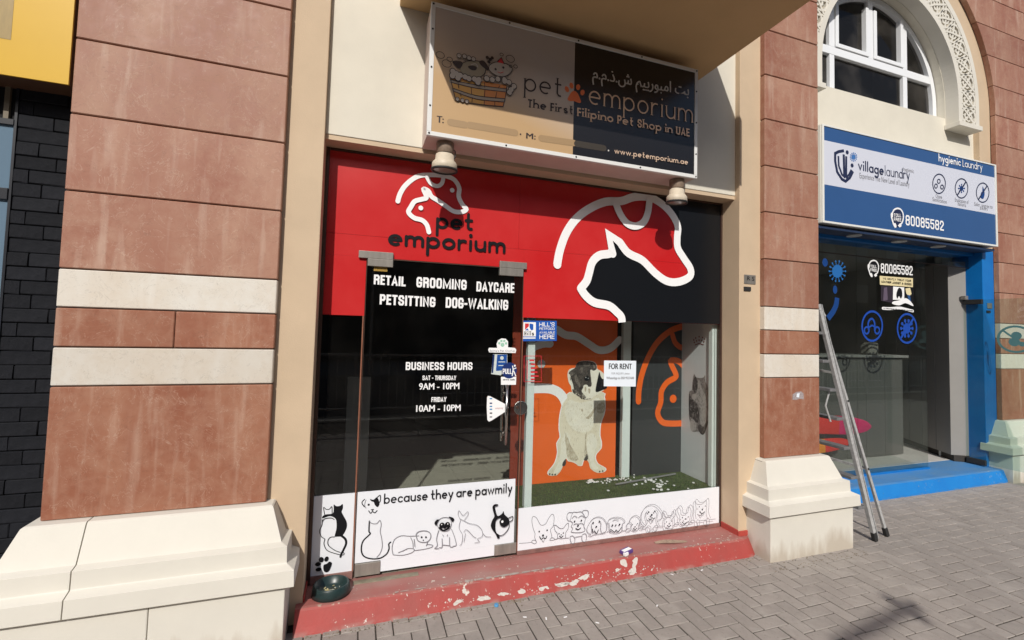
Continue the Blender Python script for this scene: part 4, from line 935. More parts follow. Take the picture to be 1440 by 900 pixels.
# pull sign
c1 = cH([(338, 408)])[0]; YS = DY-.001
R_ = .083*.72
t = sheet('pull_sign', 'round navy PULL sticker with white strip on the door edge', 'sticker', [(c1[0]+R_*cos(2*pi*i/28), c1[1]+R_*sin(2*pi*i/28)) for i in range(28)], M_navy, YS)
q = cH([(286, 448), (382, 448), (380, 498), (286, 498)]); g = G(); g.prism([(u, v) for u, v in q], lambda u, v, d: (u, d, v), YS-.0008, YS+.0002); g.obj('white_strip', M_whiteL, t)
A = Art(fy(YS-.0012), .001); q = cH([(296, 430), (352, 430)]); letter(A, 'PULL', q[0], q[1], .040, .17, M_whiteL, 'cap', cw=.6)
A.line(cH([(358, 380), (362, 400), (380, 392)]), .007, M_whiteL); A.line(cH([(362, 400), (356, 440)]), .008, M_whiteL); A.line(cH([(366, 412), (378, 442)]), .008, M_whiteL); A.disc(cH([(372, 378)])[0], .008, M_whiteL)
A.obj('lettering', t); q = cH([(298, 470), (372, 470)]); fonttext('lettering', 'drive safe', q[0], q[1], .012, fy(YS-.0012), M_ink, bold=.05, parent=t)
# triangular sticker
q = cH([(203, 568), (218, 570), (318, 622), (334, 640), (322, 662), (228, 722), (210, 730), (200, 720), (196, 640), (198, 580)])
t = sheet('sticker', 'white rounded triangle sticker left of the door handle', 'sticker', q, M_whiteL, YS)
A = Art(fy(YS-.0012), .001); M_cy = mat('sticker_cyan', (.04, .22, .45, 1), .5); M_pal = mat('sticker_pale_red', (.5, .25, .25, 1), .5)
for yy, M in ((585, M_cy), (614, M_navy), (634, M_cy), (652, M_cy), (676, M_ink), (700, M_inkg)): A.line(cH([(214, yy), (230, yy)]), .009, M, cap='butt')
A.obj('marks', t); q = cH([(250, 650), (300, 648)]); fonttext('lettering', 'ezpay', q[0], q[1], .013, fy(YS-.0012), M_pal, parent=t)
# paw sticker
q = [(206, 268), (380, 268), (382, 296), (206, 292)]
t = sheet('sticker', 'pale green paw sticker on a white name strip on the door glass', 'sticker', cH([(210, 265), (262, 266), (258, 240), (268, 218), (290, 206), (315, 208), (330, 225), (330, 262), (374, 266), (382, 278), (378, 298), (212, 294), (205, 280)]), M_whiteL, YS)
M_gr = mat('sticker_green', (.32, .55, .42, 1), .5)
A = Art(fy(YS-.0012), .001)
for c, r in (((295, 246), 13), ((275, 236), 8), ((288, 222), 8), ((306, 222), 8), ((317, 237), 8)): A.disc(cH([c])[0], r*.00115, M_gr)
A.obj('paw', t); q = cH([(214, 289), (374, 290)]); fonttext('lettering', 'Salma\'s Pet Clothes', q[0], q[1], .014, fy(YS-.0012), M_inkg, parent=t)
# blue hours hanger behind it
q = cH([(262, 306), (330, 304), (330, 372), (300, 400), (285, 432), (245, 436), (255, 340)])
t = sheet('hanging_card', 'blue and white card hanging behind the PULL sticker inside the door', 'card', cH([(240, 306), (330, 304), (330, 372), (290, 440), (228, 432)]), M_whiteL, DY+.016)
A = Art(fy(DY+.0146), .0005); A.poly(cH([(266, 310), (328, 308), (326, 370), (290, 410), (258, 412)]), M_hblue); A.disc(cH([(296, 330)])[0], .014, M_whiteL); A.line(cH([(275, 355), (315, 355)]), .006, M_whiteL); A.line(cH([(275, 378), (312, 378)]), .006, M_whiteL); A.poly(cH([(238, 308), (250, 308), (240, 425), (230, 425)]), M_navy); A.obj('print', t)
# thin red framed transparent sticker seen on the display glass
A = Art(fy(GY), .002)
fr = cH([(436, 318), (545, 318), (545, 480), (436, 480)]); A.line(fr+[fr[0]], .004, M_logored, cap='butt')
q = []
o = None
for i, yy in enumerate((345, 370, 395, 420, 445, 465)):
    A.line(cH([(478 if i else 470, yy), (500+ (i*7) % 30, yy)]), .012, M_logored, cap='butt')
A.line(cH([(455, 345), (455, 465)]), .006, M_logored, cap='butt')
o = A.obj('window_lettering', None); tag(o, 'small red framed clear sticker on the glass left of the pug', 'sticker')

# ------------------------------------------------------------------ number plate, dog bowl, litter
t = thing('number_plate', 'small steel unit number plate on the beige pilaster right of the shop', 'plate', (3.2, .05, 2.25))
a, b = xz(1046, 386, .05), xz(1062, 400, .05)
part('plate', t, M_patch, (a[0], b[0], .044, .0495, b[1], a[1]), bevel=.002)
fonttext('lettering', 'R S', (a[0]+.03, b[1]+.03), (b[0]-.02, b[1]+.03), .035, fy(.0435), M_ink, parent=t)
a, b = xz(1045.5, 403, .05), xz(1055, 409.5, .05)
part('door_bell', None, M_rubber, (a[0], b[0], .040, .0495, b[1], a[1]), bevel=.002); tag(bpy.data.objects['door_bell'], 'tiny black bell plate just under the steel number plate', 'bell plate')
M_bowl = mat('dark_green_plastic', (.018, .040, .040, 1), .35, noise=.4, nscale=14)
bw = thing('dog_bowl', 'dark green plastic bowl of dry scraps on the left end of the step', 'bowl', (-.085, .12, .123))
g = G(); BC = (-.078, .105, .123)
g.lathe([(.085, 0), (.102, .004), (.100, .03), (.094, .060), (.090, .066), (.084, .064), (.074, .03), (.060, .016), (.001, .014)], BC, 40, 1.13, 1.0)
g.obj('bowl', M_bowl, bw, smooth=True)
g = G(); rb = random.Random(2)
for k in range(46):
    a = rb.uniform(0, 2*pi); r = rb.uniform(0, .058)**1.0; x, y = BC[0]+r*cos(a), BC[1]+r*sin(a); s = rb.uniform(.004, .011); z = BC[2]+.015+rb.uniform(0, .006)
    g.bar((x-s*cos(a*3), y-s*sin(a*3), z), (x+s*cos(a*3), y+s*sin(a*3), z+.003), s*.8, s*.5, mi=k % 3)
g.obj('scraps', [mat('straw_scraps', (.45, .40, .22, 1), .8), mat('dark_scraps', (.05, .05, .03, 1), .8), mat('grey_scraps', (.35, .36, .3, 1), .8)], bw)
# cigarette pack
cp = thing('crumpled_pack', 'crumpled purple and white packet lying on the red step', 'packet', (2.0, .05, .125))
g = G(); p0 = at(880, 776, 0); 
def on_z(px, py, z):
    v = CR*((px-720)/FOC)-CU*((py-CYP)/FOC)+CF; k = (z-CAM.z)/v.z; return CAM+v*k
pc = on_z(881, 778, .125); g.bar((pc.x-.045, pc.y-.012, .138), (pc.x+.045, pc.y+.016, .141), .055, .026, mi=0)
me = g.mesh('carton', [mat('purple_print', (.10, .05, .22, 1), .4), M_whiteL], bevel=.003, seg=1); o = link('carton', me, cp)
g = G(); g.bar((pc.x-.040, pc.y-.014, .1522), (pc.x+.038, pc.y+.010, .1552), .030, .0015); g.bar((pc.x-.046, pc.y-.040, .139), (pc.x-.01, pc.y-.03, .141), .02, .02); g.obj('flap', M_whiteL, cp)
pl = on_z(945, 763, .124)
g = G(); 
for i in range(6):
    t0, t1 = i/6, (i+1)/6
    f1 = lambda t: (pl.x-.14+.27*t, pl.y+.03-.05*t, .125+.012*sin(t*pi)*(1-t)); w1 = lambda t: .028*sin(pi*min(.97, t*.8+.12))
    a, b = f1(t0), f1(t1); g.poly([(a[0], a[1]-w1(t0), a[2]), (b[0], b[1]-w1(t1), b[2]), (b[0], b[1]+w1(t1), b[2]+.004), (a[0], a[1]+w1(t0), a[2]+.004)])
tag(g.obj('dry_leaf', mat('dry_leaf', (.36, .25, .18, 1), .8, noise=.3, nscale=30), None, fix=False), 'long dry brown leaf lying flat on the red step', 'leaf')
g = G(); pcap = on_z(698, 852, .0); g.lathe([(.001, .012), (.012, .012), (.014, .010), (.0145, .0)], (pcap.x, pcap.y, 0), 16); tag(g.obj('bottle_cap', mat('cap_blue', (.08, .30, .55, 1), .4), smooth=False), 'light blue bottle cap at the foot of the red step', 'bottle cap')
for i, (px, py) in enumerate([(795, 868), (768, 870), (840, 876), (924, 852), (945, 808), (987, 802), (970, 829), (738, 868)]):
    p = on_z(px, py, .002); a = i*1.3; s = .011
    g = G(); g.bar((p.x-s*cos(a), p.y-s*sin(a), .003), (p.x+s*cos(a), p.y+s*sin(a), .004), .008, .0022)
    g.obj('paper_scrap', M_whiteL, pav)

# torn sticker remnant on the narrow pier
sr = crop(860, 430, 4.5, -.0005)
A = Art(fy(0), .0012); A.poly(sr([(1146, 560), (1170, 545), (1200, 542), (1215, 556), (1216, 592), (1190, 588), (1168, 596), (1144, 594)]), mat('sticker_remnant', (.42, .36, .36, 1), .8, noise=.45, nscale=60)); A.poly(sr([(1172, 556), (1190, 552), (1186, 580), (1170, 578)]), M_paper)
tag(A.obj('sticker_remnant'), 'torn pale sticker remnant on the red stone of the narrow pier', 'sticker')
# ================================================================== PET DISPLAY WINDOW AND ROOM
M_tile = mat('floor_tile', (.36, .34, .28, 1), .45, noise=.12, nscale=5)
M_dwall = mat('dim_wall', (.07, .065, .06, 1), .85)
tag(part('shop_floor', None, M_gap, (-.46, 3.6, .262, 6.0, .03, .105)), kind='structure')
fl = bpy.data.objects['shop_floor']
tm = G(); tm.box(.0015, .3985, .0015, .3985, -.008, 0); tmesh = tm.mesh('floor_tile', M_tile)
for i in range(9):
    for j in range(7):
        o = link('floor_tile', tmesh, fl); o.location = (-.46+.40*i, .265+.40*j, .118)
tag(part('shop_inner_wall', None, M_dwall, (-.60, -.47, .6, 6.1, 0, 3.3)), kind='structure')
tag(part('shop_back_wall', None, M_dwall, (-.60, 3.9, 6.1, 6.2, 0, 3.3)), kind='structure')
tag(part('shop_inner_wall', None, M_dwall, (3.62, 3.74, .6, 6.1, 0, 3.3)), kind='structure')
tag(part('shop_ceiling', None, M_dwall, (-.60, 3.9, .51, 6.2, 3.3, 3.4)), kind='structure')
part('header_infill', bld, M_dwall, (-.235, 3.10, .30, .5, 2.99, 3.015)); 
M_post = mat('white_post', (.66, .72, .70, 1), .4, noise=.05, nscale=9)
# room things
part('display_panel', None, mat('grey_panel', (.30, .29, .27, 1), .6), (xz(486, 600, 1.5)[0], xz(519, 600, 1.5)[0], 1.5, 1.56, .12, xz(500, 530, 1.5)[1]), bevel=.004); tag(bpy.data.objects['display_panel'], 'pale grey panel standing in the dark shop left of the door', 'panel')
part('shop_counter', None, mat('dark_wood', (.06, .045, .035, 1), .5, noise=.3, nscale=6), (1.0, 2.6, 4.2, 4.8, .12, 1.1), bevel=.01); tag(bpy.data.objects['shop_counter'], 'dark counter at the back of the unlit pet shop', 'counter')
dp = thing('window_display', 'display window with orange pug banner, black logo banner and cat panel on artificial grass', 'display', (2.1, .5, .44))
PZ = .442
part('platform', dp, M_offw, (1.215, 3.08, .275, .80, .12, PZ-.02))
part('turf_base', dp, mat('turf_backing', (.04, .06, .02, 1), .9), (1.215, 3.08, .272, .80, PZ-.02, PZ))
g = G(); rt = random.Random(4)
for k in range(15000):
    x, y = rt.uniform(1.22, 3.07), rt.uniform(.275, .795); a = rt.uniform(0, 2*pi); h = rt.uniform(.007, .014); l = .006
    dx, dy = cos(a)*.0014, sin(a)*.0014; ex, ey = rt.uniform(-l, l), rt.uniform(-l, l)
    g.poly([(x-dx, y-dy, PZ-.001), (x+dx, y+dy, PZ-.001), (x+ex, y+ey, PZ+h)], k % 3)
tag(g.obj('turf', [mat('turf_green', (.085, .15, .030, 1), .7), mat('turf_olive', (.14, .16, .045, 1), .7), mat('turf_dark', (.045, .085, .02, 1), .7)], dp, fix=False), kind='stuff')
# posts
YB = .76
def post(x0, x1, y0, y1, z0, z1): return part('post', dp, M_post, (x0, x1, y0, y1, z0, z1), bevel=.002)
a, b = xz(740, 600, .285), xz(750, 600, .285); post(a[0], b[0], .285, .33, PZ, 3.0)
a, b = xz(875, 600, .72), xz(886, 600, .72); post(a[0], b[0], .72, .76, PZ, 3.0)
a, b = xz(1001, 600, .30), xz(1009, 600, .30); post(a[0], b[0]+.02, .30, .345, PZ, 3.0)
# orange banner with the pug
M_or = mat('orange_print', (.82, .13, .012, 1), .5, noise=.04); M_rd = mat('red_print', (.62, .03, .015, 1), .5)
bx0, bx1 = 1.30, xz(866, 600, YB)[0]
bn = thing('pug_banner', 'orange banner printed with a sitting pug dog behind the glass', 'banner', (2, YB, 1.2))
part('sheet', bn, M_or, (bx0, bx1, YB, YB+.004, PZ+.002, 2.4))
cP = crop(770, 490, 4.737, YB); cH2 = crop(640, 430, 4.5, YB)
A = Art(fy(YB), .001)
A.line(cH2([(470, 525), (540, 522), (600, 525), (650, 545), (685, 585), (705, 650), (712, 720)]), .085, M_whiteL, smooth=4)
A.line(cH2([(645, 150), (700, 185), (770, 195), (850, 245), (910, 280), (980, 270), (1040, 215)]), .07, M_whiteL, smooth=4)
A.line(cH2([(470, 300), (500, 260), (560, 240), (600, 240)]), .07, M_whiteL, smooth=4)
A.disc(cH2([(545, 368)])[0], .038, mat('grey_print', (.5, .5, .5, 1), .5))
A.obj('ribbon_print', bn)
A = Art(fy(YB), .0006); xq = xz(737, 600, YB)[0]; A.poly([(bx0, PZ+.004), (xq, PZ+.004), (xq, 2.39), (bx0, 2.39)], mat('shaded_red_print', (.22, .030, .012, 1), .5)); A.obj('red_edge_shade', bn)  # red banner edge, its colour darkened with painted door post shade
M_fur = mat('pug_fur_print', (.66, .60, .46, 1), .6, col2=(.74, .69, .56, 1), nscale=5, detail=8); M_fur2 = mat('pug_shade_print', (.36, .30, .21, 1), .6, col2=(.58, .52, .40, 1), nscale=30); M_mask = mat('pug_mask_print', (.022, .018, .016, 1), .6, col2=(.085, .07, .06, 1), nscale=26, detail=9)
M_cream2 = mat('pug_light_print', (.80, .77, .67, 1), .6, noise=.1, nscale=14)
A = Art(fy(YB), .0035)
body = [(150, 290), (130, 330), (105, 360), (90, 410), (80, 470), (78, 540), (85, 590), (62, 630), (68, 690), (50, 760), (20, 800), (5, 820), (10, 843), (60, 845), (95, 800), (105, 760), (120, 720), (140, 750), (165, 755), (190, 765), (200, 780), (225, 780), (235, 745), (262, 745), (275, 765), (285, 800), (330, 828), (375, 820), (385, 800), (365, 785), (330, 765), (315, 730), (322, 700), (352, 665), (355, 620), (345, 580), (350, 500), (372, 440), (380, 380), (375, 320), (360, 290)]
A.poly(spline(cP([(x-6 if x < 200 else x+6, y) for x, y in body]), True, 2), M_whiteL)
A.poly(spline(cP(body), True, 2), M_fur)
def blob(pts, M, sm=3): A.poly(spline(cP(pts), True, sm), M)
blob([(150, 340), (200, 360), (280, 350), (340, 330), (355, 400), (320, 460), (290, 540), (230, 560), (160, 530), (120, 460), (115, 390)], M_cream2)
blob([(120, 560), (150, 590), (140, 680), (110, 760), (75, 820), (40, 830), (70, 760), (85, 690), (90, 620)], M_cream2)
blob([(265, 580), (310, 570), (330, 640), (310, 700), (310, 760), (340, 800), (300, 800), (280, 740), (262, 680)], M_cream2)
blob([(130, 590), (150, 640), (180, 690), (205, 740), (160, 745), (125, 700)], M_fur2)
blob([(262, 560), (255, 620), (265, 720), (245, 715), (248, 640), (250, 580)], M_fur2)
blob([(120, 560), (128, 600), (122, 650), (115, 600)], M_fur2); pass
blob([(262, 455), (285, 430), (318, 388), (322, 400), (300, 440), (275, 470), (250, 462)], M_fur2); blob([(222, 405), (232, 402), (236, 418), (226, 420)], M_fur2)
blob([(120, 735), (100, 760), (98, 782), (115, 780), (122, 760)], M_mask); blob([(262, 700), (240, 740), (262, 745), (270, 725)], M_mask)
# head tilted up
cQ = crop(790, 500, 11.257, YB)
def hb(pts, M, sm=3): A.poly(spline(cQ(pts), True, sm), M)
hb([(95, 370), (88, 290), (110, 225), (160, 200), (205, 190), (225, 140), (270, 95), (340, 82), (430, 82), (510, 100), (550, 150), (560, 210), (610, 240), (670, 300), (690, 400), (680, 520), (600, 590), (520, 640), (440, 690), (330, 690), (250, 640), (165, 580), (140, 480), (110, 430)], M_cream2)
hb([(110, 270), (150, 230), (205, 195), (225, 140), (270, 98), (360, 86), (440, 90), (510, 110), (548, 160), (545, 215), (500, 240), (450, 225), (455, 320), (470, 420), (460, 490), (400, 490), (350, 500), (310, 560), (350, 620), (380, 660), (330, 690), (250, 640), (170, 580), (165, 480), (130, 420), (105, 350)], M_mask)
M_mid = mat('pug_grey_print', (.11, .095, .085, 1), .6, col2=(.22, .19, .16, 1), nscale=40, detail=9)
hb([(200, 330), (225, 290), (240, 330), (265, 400), (290, 460), (280, 500), (240, 450), (210, 400)], M_mid); hb([(330, 120), (400, 110), (450, 130), (420, 170), (350, 165)], M_mid); hb([(130, 260), (170, 260), (180, 300), (140, 320)], M_mid)
hb([(200, 540), (240, 560), (280, 610), (320, 640), (280, 640), (230, 600)], M_mid); hb([(480, 120), (520, 150), (530, 200), (500, 190)], M_mid); hb([(290, 200), (330, 190), (330, 260), (300, 270)], M_mid)
hb([(95, 300), (125, 300), (150, 380), (175, 460), (185, 530), (160, 520), (130, 440), (100, 380)], M_cream2); hb([(455, 240), (480, 230), (490, 330), (485, 420), (465, 420), (462, 330)], M_cream2)
hb([(345, 470), (400, 465), (415, 520), (400, 600), (380, 640), (350, 600), (335, 540)], M_cream2); hb([(360, 500), (385, 500), (380, 560), (362, 570)], M_fur2); hb([(418, 520), (450, 540), (440, 600), (418, 580)], M_fur2)
hb([(355, 350), (385, 325), (425, 330), (440, 370), (425, 410), (390, 420), (360, 395)], M_black); A.disc(cQ([(378, 345)])[0], .0038, M_whiteL); A.disc(cQ([(415, 358)])[0], .0032, M_whiteL); A.line(cQ([(370, 400), (395, 412), (415, 402)]), .004, M_mid, smooth=3)
hb([(590, 260), (612, 300), (650, 360), (690, 430), (712, 510), (640, 545), (560, 578), (530, 560), (540, 480), (560, 380), (578, 300)], M_black); hb([(600, 250), (660, 290), (668, 350), (640, 370), (610, 320)], M_cream2)
hb([(560, 780), (650, 740), (680, 800), (660, 900), (560, 900)], M_fur2)
A.line(cQ([(300, 680), (370, 690), (450, 680)]), .006, M_mask, smooth=3)
bp = spline(cP(body), True, 2)
hairs(A, bp, 900, [M_cream2]*3+[M_fur]*5+[M_fur2], .035, .0030, -pi/2, .5, 1)
hp = spline(cQ([(110, 270), (150, 230), (205, 195), (225, 140), (270, 98), (360, 86), (440, 90), (510, 110), (548, 160), (500, 240), (450, 225), (440, 330), (400, 330), (340, 360), (310, 560), (250, 620), (170, 560), (165, 480), (130, 420), (105, 350)]), True, 3)
hairs(A, hp, 260, [M_mask, M_mask, M_mid, M_mid, M_black], .022, .0036, -pi/2-.3, .6, 2)
for c in ((12, 835), (30, 838), (48, 838), (345, 818), (365, 815)): A.disc(cP([c])[0], .008, M_mask)
for k in range(70):
    x, y = rt.uniform(100, 340), rt.uniform(350, 600); l = rt.uniform(8, 22); M = M_fur2 if rt.random() < .5 else M_cream2
    if 100+(y-350)*-.05 < x < 345: A.line(cP([(x, y), (x+rt.uniform(-5, 5), y+l)]), .0028, M, cap='butt')
A.obj('pug_print', bn)
# black banner with orange outline
bb = thing('logo_banner', 'black banner printed with an orange dog and cat outline', 'banner', (2.8, .74, 1.2))
YK = .735; x0, x1 = xz(889, 600, YK)[0], xz(962, 600, YK)[0]
M_char = mat('charcoal_print', (.030, .034, .036, 1), .55)
part('sheet', bb, M_char, (x0, 3.075, YK, YK+.004, PZ+.002, 2.4))
cK = crop(860, 430, 4.5, YK); A = Art(fy(YK), .001)
A.line(cK([(170, 605), (172, 540), (190, 440), (230, 330), (290, 230), (370, 160), (440, 132)]), .06, M_or, smooth=4); A.line(cK([(385, 185), (400, 230), (430, 260), (460, 268)]), .055, M_or, smooth=4)
A.line(cK([(460, 388), (420, 350), (372, 352), (405, 430), (400, 455), (350, 485), (315, 540), (310, 610), (290, 680), (320, 735), (380, 745), (460, 742)]), .058, M_or, smooth=4); A.disc(cK([(388, 588)])[0], .040, M_or)
A.obj('outline_print', bb)
# cat side panel (perpendicular to the glass)
XP = 3.070
cp_ = thing('cat_panel', 'tall white side panel printed with a grey cat and a crown', 'panel', (XP, .5, 1.2))
part('sheet', cp_, mat('panel_white', (.62, .64, .65, 1), .5), (XP, XP+.006, .30, .734, PZ+.002, 2.4))
def atx(px, py, x):
    v = CR*((px-720)/FOC)-CU*((py-CYP)/FOC)+CF; return CAM+v*((x-CAM.x)/v.x)
def cx5(pts):
    o = []
    for a, b in pts: p = atx(950+a/3.743, 450+b/3.75, XP); o.append((p.y, p.z))
    return o
A = Art(lambda u, v, d: (XP-d, u, v), .001)
M_g1 = mat('cat_grey_print', (.17, .155, .15, 1), .6, col2=(.30, .28, .27, 1), nscale=28); M_g2 = mat('cat_light_print', (.50, .48, .46, 1), .6, noise=.2, nscale=25); M_g3 = mat('cat_dark_print', (.06, .055, .055, 1), .6, noise=.4, nscale=25)
def blx(pts, M, sm=3): A.poly(spline(cx5(pts), True, sm), M)
def cx6(pts): return [(p.y, p.z) for p in [atx(960+a/5.62, 460+b/5.62, XP) for a, b in pts]]
def bly(pts, M, sm=3): A.poly(spline(cx6(pts), True, sm), M)
bly([(90, 370), (110, 398), (160, 400), (178, 380), (180, 430), (200, 470), (212, 560), (212, 700), (190, 800), (165, 850), (130, 825), (75, 825), (62, 760), (50, 700), (50, 520), (72, 500), (78, 440)], M_g1)
bly([(125, 440), (140, 430), (150, 480), (185, 560), (195, 680), (170, 780), (140, 760), (135, 640), (105, 590), (75, 560), (80, 530), (110, 520)], M_g2)
bly([(95, 385), (112, 410), (125, 440), (110, 500), (95, 520), (80, 480), (82, 430)], M_g3); bly([(170, 395), (178, 385), (180, 430), (200, 480), (210, 560), (195, 600), (180, 500), (160, 450), (145, 420)], M_g1)
bly([(52, 530), (75, 570), (110, 600), (130, 680), (120, 760), (80, 720), (52, 690)], M_g3); bly([(140, 770), (170, 790), (190, 740), (200, 760), (165, 850), (130, 825), (120, 780)], M_g3); bly([(65, 730), (95, 740), (110, 800), (85, 825), (62, 800)], M_g2)
bly([(122, 425), (134, 420), (142, 470), (140, 500), (124, 505), (118, 475)], M_g2)
catp = cx6([(90, 370), (110, 398), (160, 400), (178, 380), (180, 430), (200, 470), (212, 560), (212, 700), (190, 800), (165, 850), (130, 825), (75, 825), (62, 760), (50, 700), (50, 520), (72, 500), (78, 440)])
hairs(A, catp, 420, [M_g1, M_g2, M_g3, M_g1], .028, .0042, -pi/2, .5, 3)
A.disc(cx6([(118, 455)])[0], .006, M_g3); A.disc(cx6([(148, 452)])[0], .006, M_g3); A.disc(cx6([(132, 485)])[0], .004, M_g3)
M_crown = mat('crown_print', (.22, .04, .04, 1), .6)
for i, (a, b) in enumerate([(97, 105), (107, 95), (125, 88), (143, 92), (155, 100), (100, 118), (112, 110), (125, 106), (139, 108), (150, 115)]): A.disc(cx5([(a, b)])[0], .0085, M_crown, n=10)
A.line(cx5([(103, 132), (125, 125), (148, 130)]), .008, M_crown, smooth=3)
A.obj('cat_print', cp_)
# torn foam scraps and a loose strip on the turf
g = G()
def scr(px, py, s, k):
    p = on_z(px, py, PZ+.012); a = k*2.4
    pts = [(p.x+s*rt.uniform(.6, 1)*cos(a+t), p.y+s*rt.uniform(.6, 1)*sin(a+t)*.9) for t in (0, 1.9, 3.3, 4.6)]
    g.prism(pts, lambda u, v, d: (u, v, d), p.z-.002, p.z+rt.uniform(.002, .008))
for k in range(95):
    u = rt.random()
    if u < .25: px, py, s = rt.gauss(832, 3), rt.gauss(677, 1.4), .013
    elif u < .55: px = rt.uniform(845, 893); py, s = 679-(px-845)*.18+rt.gauss(0, 1.5), .010
    elif u < .65: px, py, s = rt.gauss(857, 3), rt.gauss(675, 1.5), .013
    elif u < .82: px, py, s = rt.gauss(915, 7), rt.gauss(676, 2.5), .014
    else: px, py, s = rt.gauss(929, 6), rt.gauss(684, 3), .015
    scr(px, py, s, k)
for px, py in ((855, 690), (892, 682), (975, 679), (968, 687), (895, 681)): scr(px, py, .015, px)
tag(g.obj('foam_scraps', mat('foam_white', (.78, .78, .78, 1), .7)), 'torn white foam scraps scattered on the artificial grass', 'scraps', kind='stuff')
g = G(); a, b = on_z(866, 681, PZ+.02), on_z(950, 666, PZ+.02); g.bar(a, b, .012, .010); tag(g.obj('metal_strip', mat('strip_grey', (.35, .35, .36, 1), .4, metal=.4)), 'thin grey strip lying across the artificial grass', 'strip')

# ================================================================== PET SIGN
SX0, SX1, SZ0, SZ1, SY = .373, 2.470, 3.008, 3.880, -.150
sg = thing('shop_sign', 'boxed pet shop sign, half cream and half black, hanging under the canopy', 'sign', ((SX0+SX1)/2, 0, 3.0))
part('sign_box', sg, mat('sign_box_metal', (.62, .50, .44, 1), .55, noise=.1, nscale=6), (SX0+.004, SX1-.004, SY+.006, .0985, SZ0+.003, SZ1-.003), bevel=.002)
fw = .028
for b in ((SX0, SX1, SY-.004, SY+.02, SZ0, SZ0+fw), (SX0, SX1, SY-.004, SY+.02, SZ1-fw, SZ1), (SX0, SX0+fw, SY-.004, SY+.02, SZ0+fw, SZ1-fw), (SX1-fw, SX1, SY-.004, SY+.02, SZ0+fw, SZ1-fw)):
    part('frame', sg, mat('sign_frame_white', (.72, .72, .70, 1), .4), b, bevel=.002)
xs_ = xz(807, 140, SY)[0]
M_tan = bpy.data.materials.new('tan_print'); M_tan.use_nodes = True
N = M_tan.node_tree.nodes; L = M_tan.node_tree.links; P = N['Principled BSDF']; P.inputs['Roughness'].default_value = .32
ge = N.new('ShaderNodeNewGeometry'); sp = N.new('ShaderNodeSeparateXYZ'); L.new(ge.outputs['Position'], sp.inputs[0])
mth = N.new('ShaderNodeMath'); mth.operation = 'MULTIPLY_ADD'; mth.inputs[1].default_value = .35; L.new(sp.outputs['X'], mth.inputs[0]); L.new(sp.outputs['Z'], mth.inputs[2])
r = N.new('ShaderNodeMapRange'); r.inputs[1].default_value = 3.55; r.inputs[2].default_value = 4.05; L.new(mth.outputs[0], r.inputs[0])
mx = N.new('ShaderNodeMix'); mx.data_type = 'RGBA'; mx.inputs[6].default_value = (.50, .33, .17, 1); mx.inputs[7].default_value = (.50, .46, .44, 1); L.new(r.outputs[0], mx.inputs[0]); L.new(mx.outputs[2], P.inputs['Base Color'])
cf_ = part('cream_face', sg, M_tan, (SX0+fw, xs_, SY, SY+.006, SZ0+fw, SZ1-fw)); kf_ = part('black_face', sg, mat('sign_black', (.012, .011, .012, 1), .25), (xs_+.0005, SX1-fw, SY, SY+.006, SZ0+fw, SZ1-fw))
g = G()
for x in (SX0+.014, .9, 1.42, 1.95, SX1-.014):
    for z in (SZ0+.014, SZ1-.014): g.tube((x, SY-.007, z), (x, SY-.003, z), .006, 8)
for z in (3.2, 3.45, 3.7):
    for x in (SX0+.014, SX1-.014): g.tube((x, SY-.007, z), (x, SY-.003, z), .006, 8)
tag(g.obj('screws', M_ink, sg), kind='stuff')
g = G()
for x, y in ((.82, -.05), (1.62, .02), (1.63, -.0), (2.2, .05)): g.tube((x, y, SZ0-.001), (x, y, SZ0+.004), .006, 8)
sY = fy(SY); cS = crop(740, 60, 4.5, SY); cT = crop(600, 50, 6.43, SY)
M_dk = mat('sign_dark_print', (.035, .022, .02, 1), .4); M_peach = mat('sign_peach_print', (.74, .50, .34, 1), .4); M_sgrey = mat('sign_grey_print', (.62, .60, .57, 1), .4)
M_orp = mat('sign_orange_print', (.75, .16, .04, 1), .4)
A = Art(sY, .001); q = cT([(880, 500), (1222, 560)]); letter(A, 'pet', q[0], q[1], .093, .13, M_dk, gap=.30, serif=True)
A.obj('name_lettering', cf_)
A = Art(sY, .001); q = cS([(395, 388), (1050, 512)]); letter(A, 'emporium', q[0], q[1], .105, .12, M_peach, gap=.30, serif=True); A.obj('name_lettering', kf_)
A = Art(sY, .001); c0 = cS([(305, 338)])[0]
A.poly(spline([(c0[0]+a*.0011, c0[1]+b*.0011) for a, b in [(0, 34), (22, 22), (42, -12), (48, -32), (30, -40), (0, -34), (-30, -40), (-48, -32), (-42, -12), (-22, 22)]], True, 3), M_orp)
for a, b, ro in ((-48, 30, .4), (-20, 56, .2), (22, 56, -.2), (50, 30, -.4)): A.disc((c0[0]+a*.00125, c0[1]+b*.00125), .016, M_orp, .022, rot=ro)
A.obj('paw_print', sg)
A = Art(sY, .001)
def sline(s, p0, p1, xh, t, M, c=None, gap=.28): letter(A, s, c[0], c[1], xh, t, M, 'low', gap=gap, serif=True, cw=.62, space=.6)
q = cS([(10, 410), (296, 458), (322, 465), (1028, 598)])
sline('The First', 0, 0, .042, .27, M_dk, [q[0], q[1]], .24); A.obj('line_lettering', cf_); A = Art(sY, .001); sline('Filipino Pet Shop in UAE', 0, 0, .044, .25, M_peach, [q[2], q[3]], .2); A.obj('line_lettering', kf_)
q = cS([(557, 700), (1018, 776)]); A = Art(sY, .001); sline('www.petemporium.ae', 0, 0, .028, .24, mat('sign_url_print', (.62, .45, .33, 1), .4), q, .2); A.obj('web_lettering', kf_)
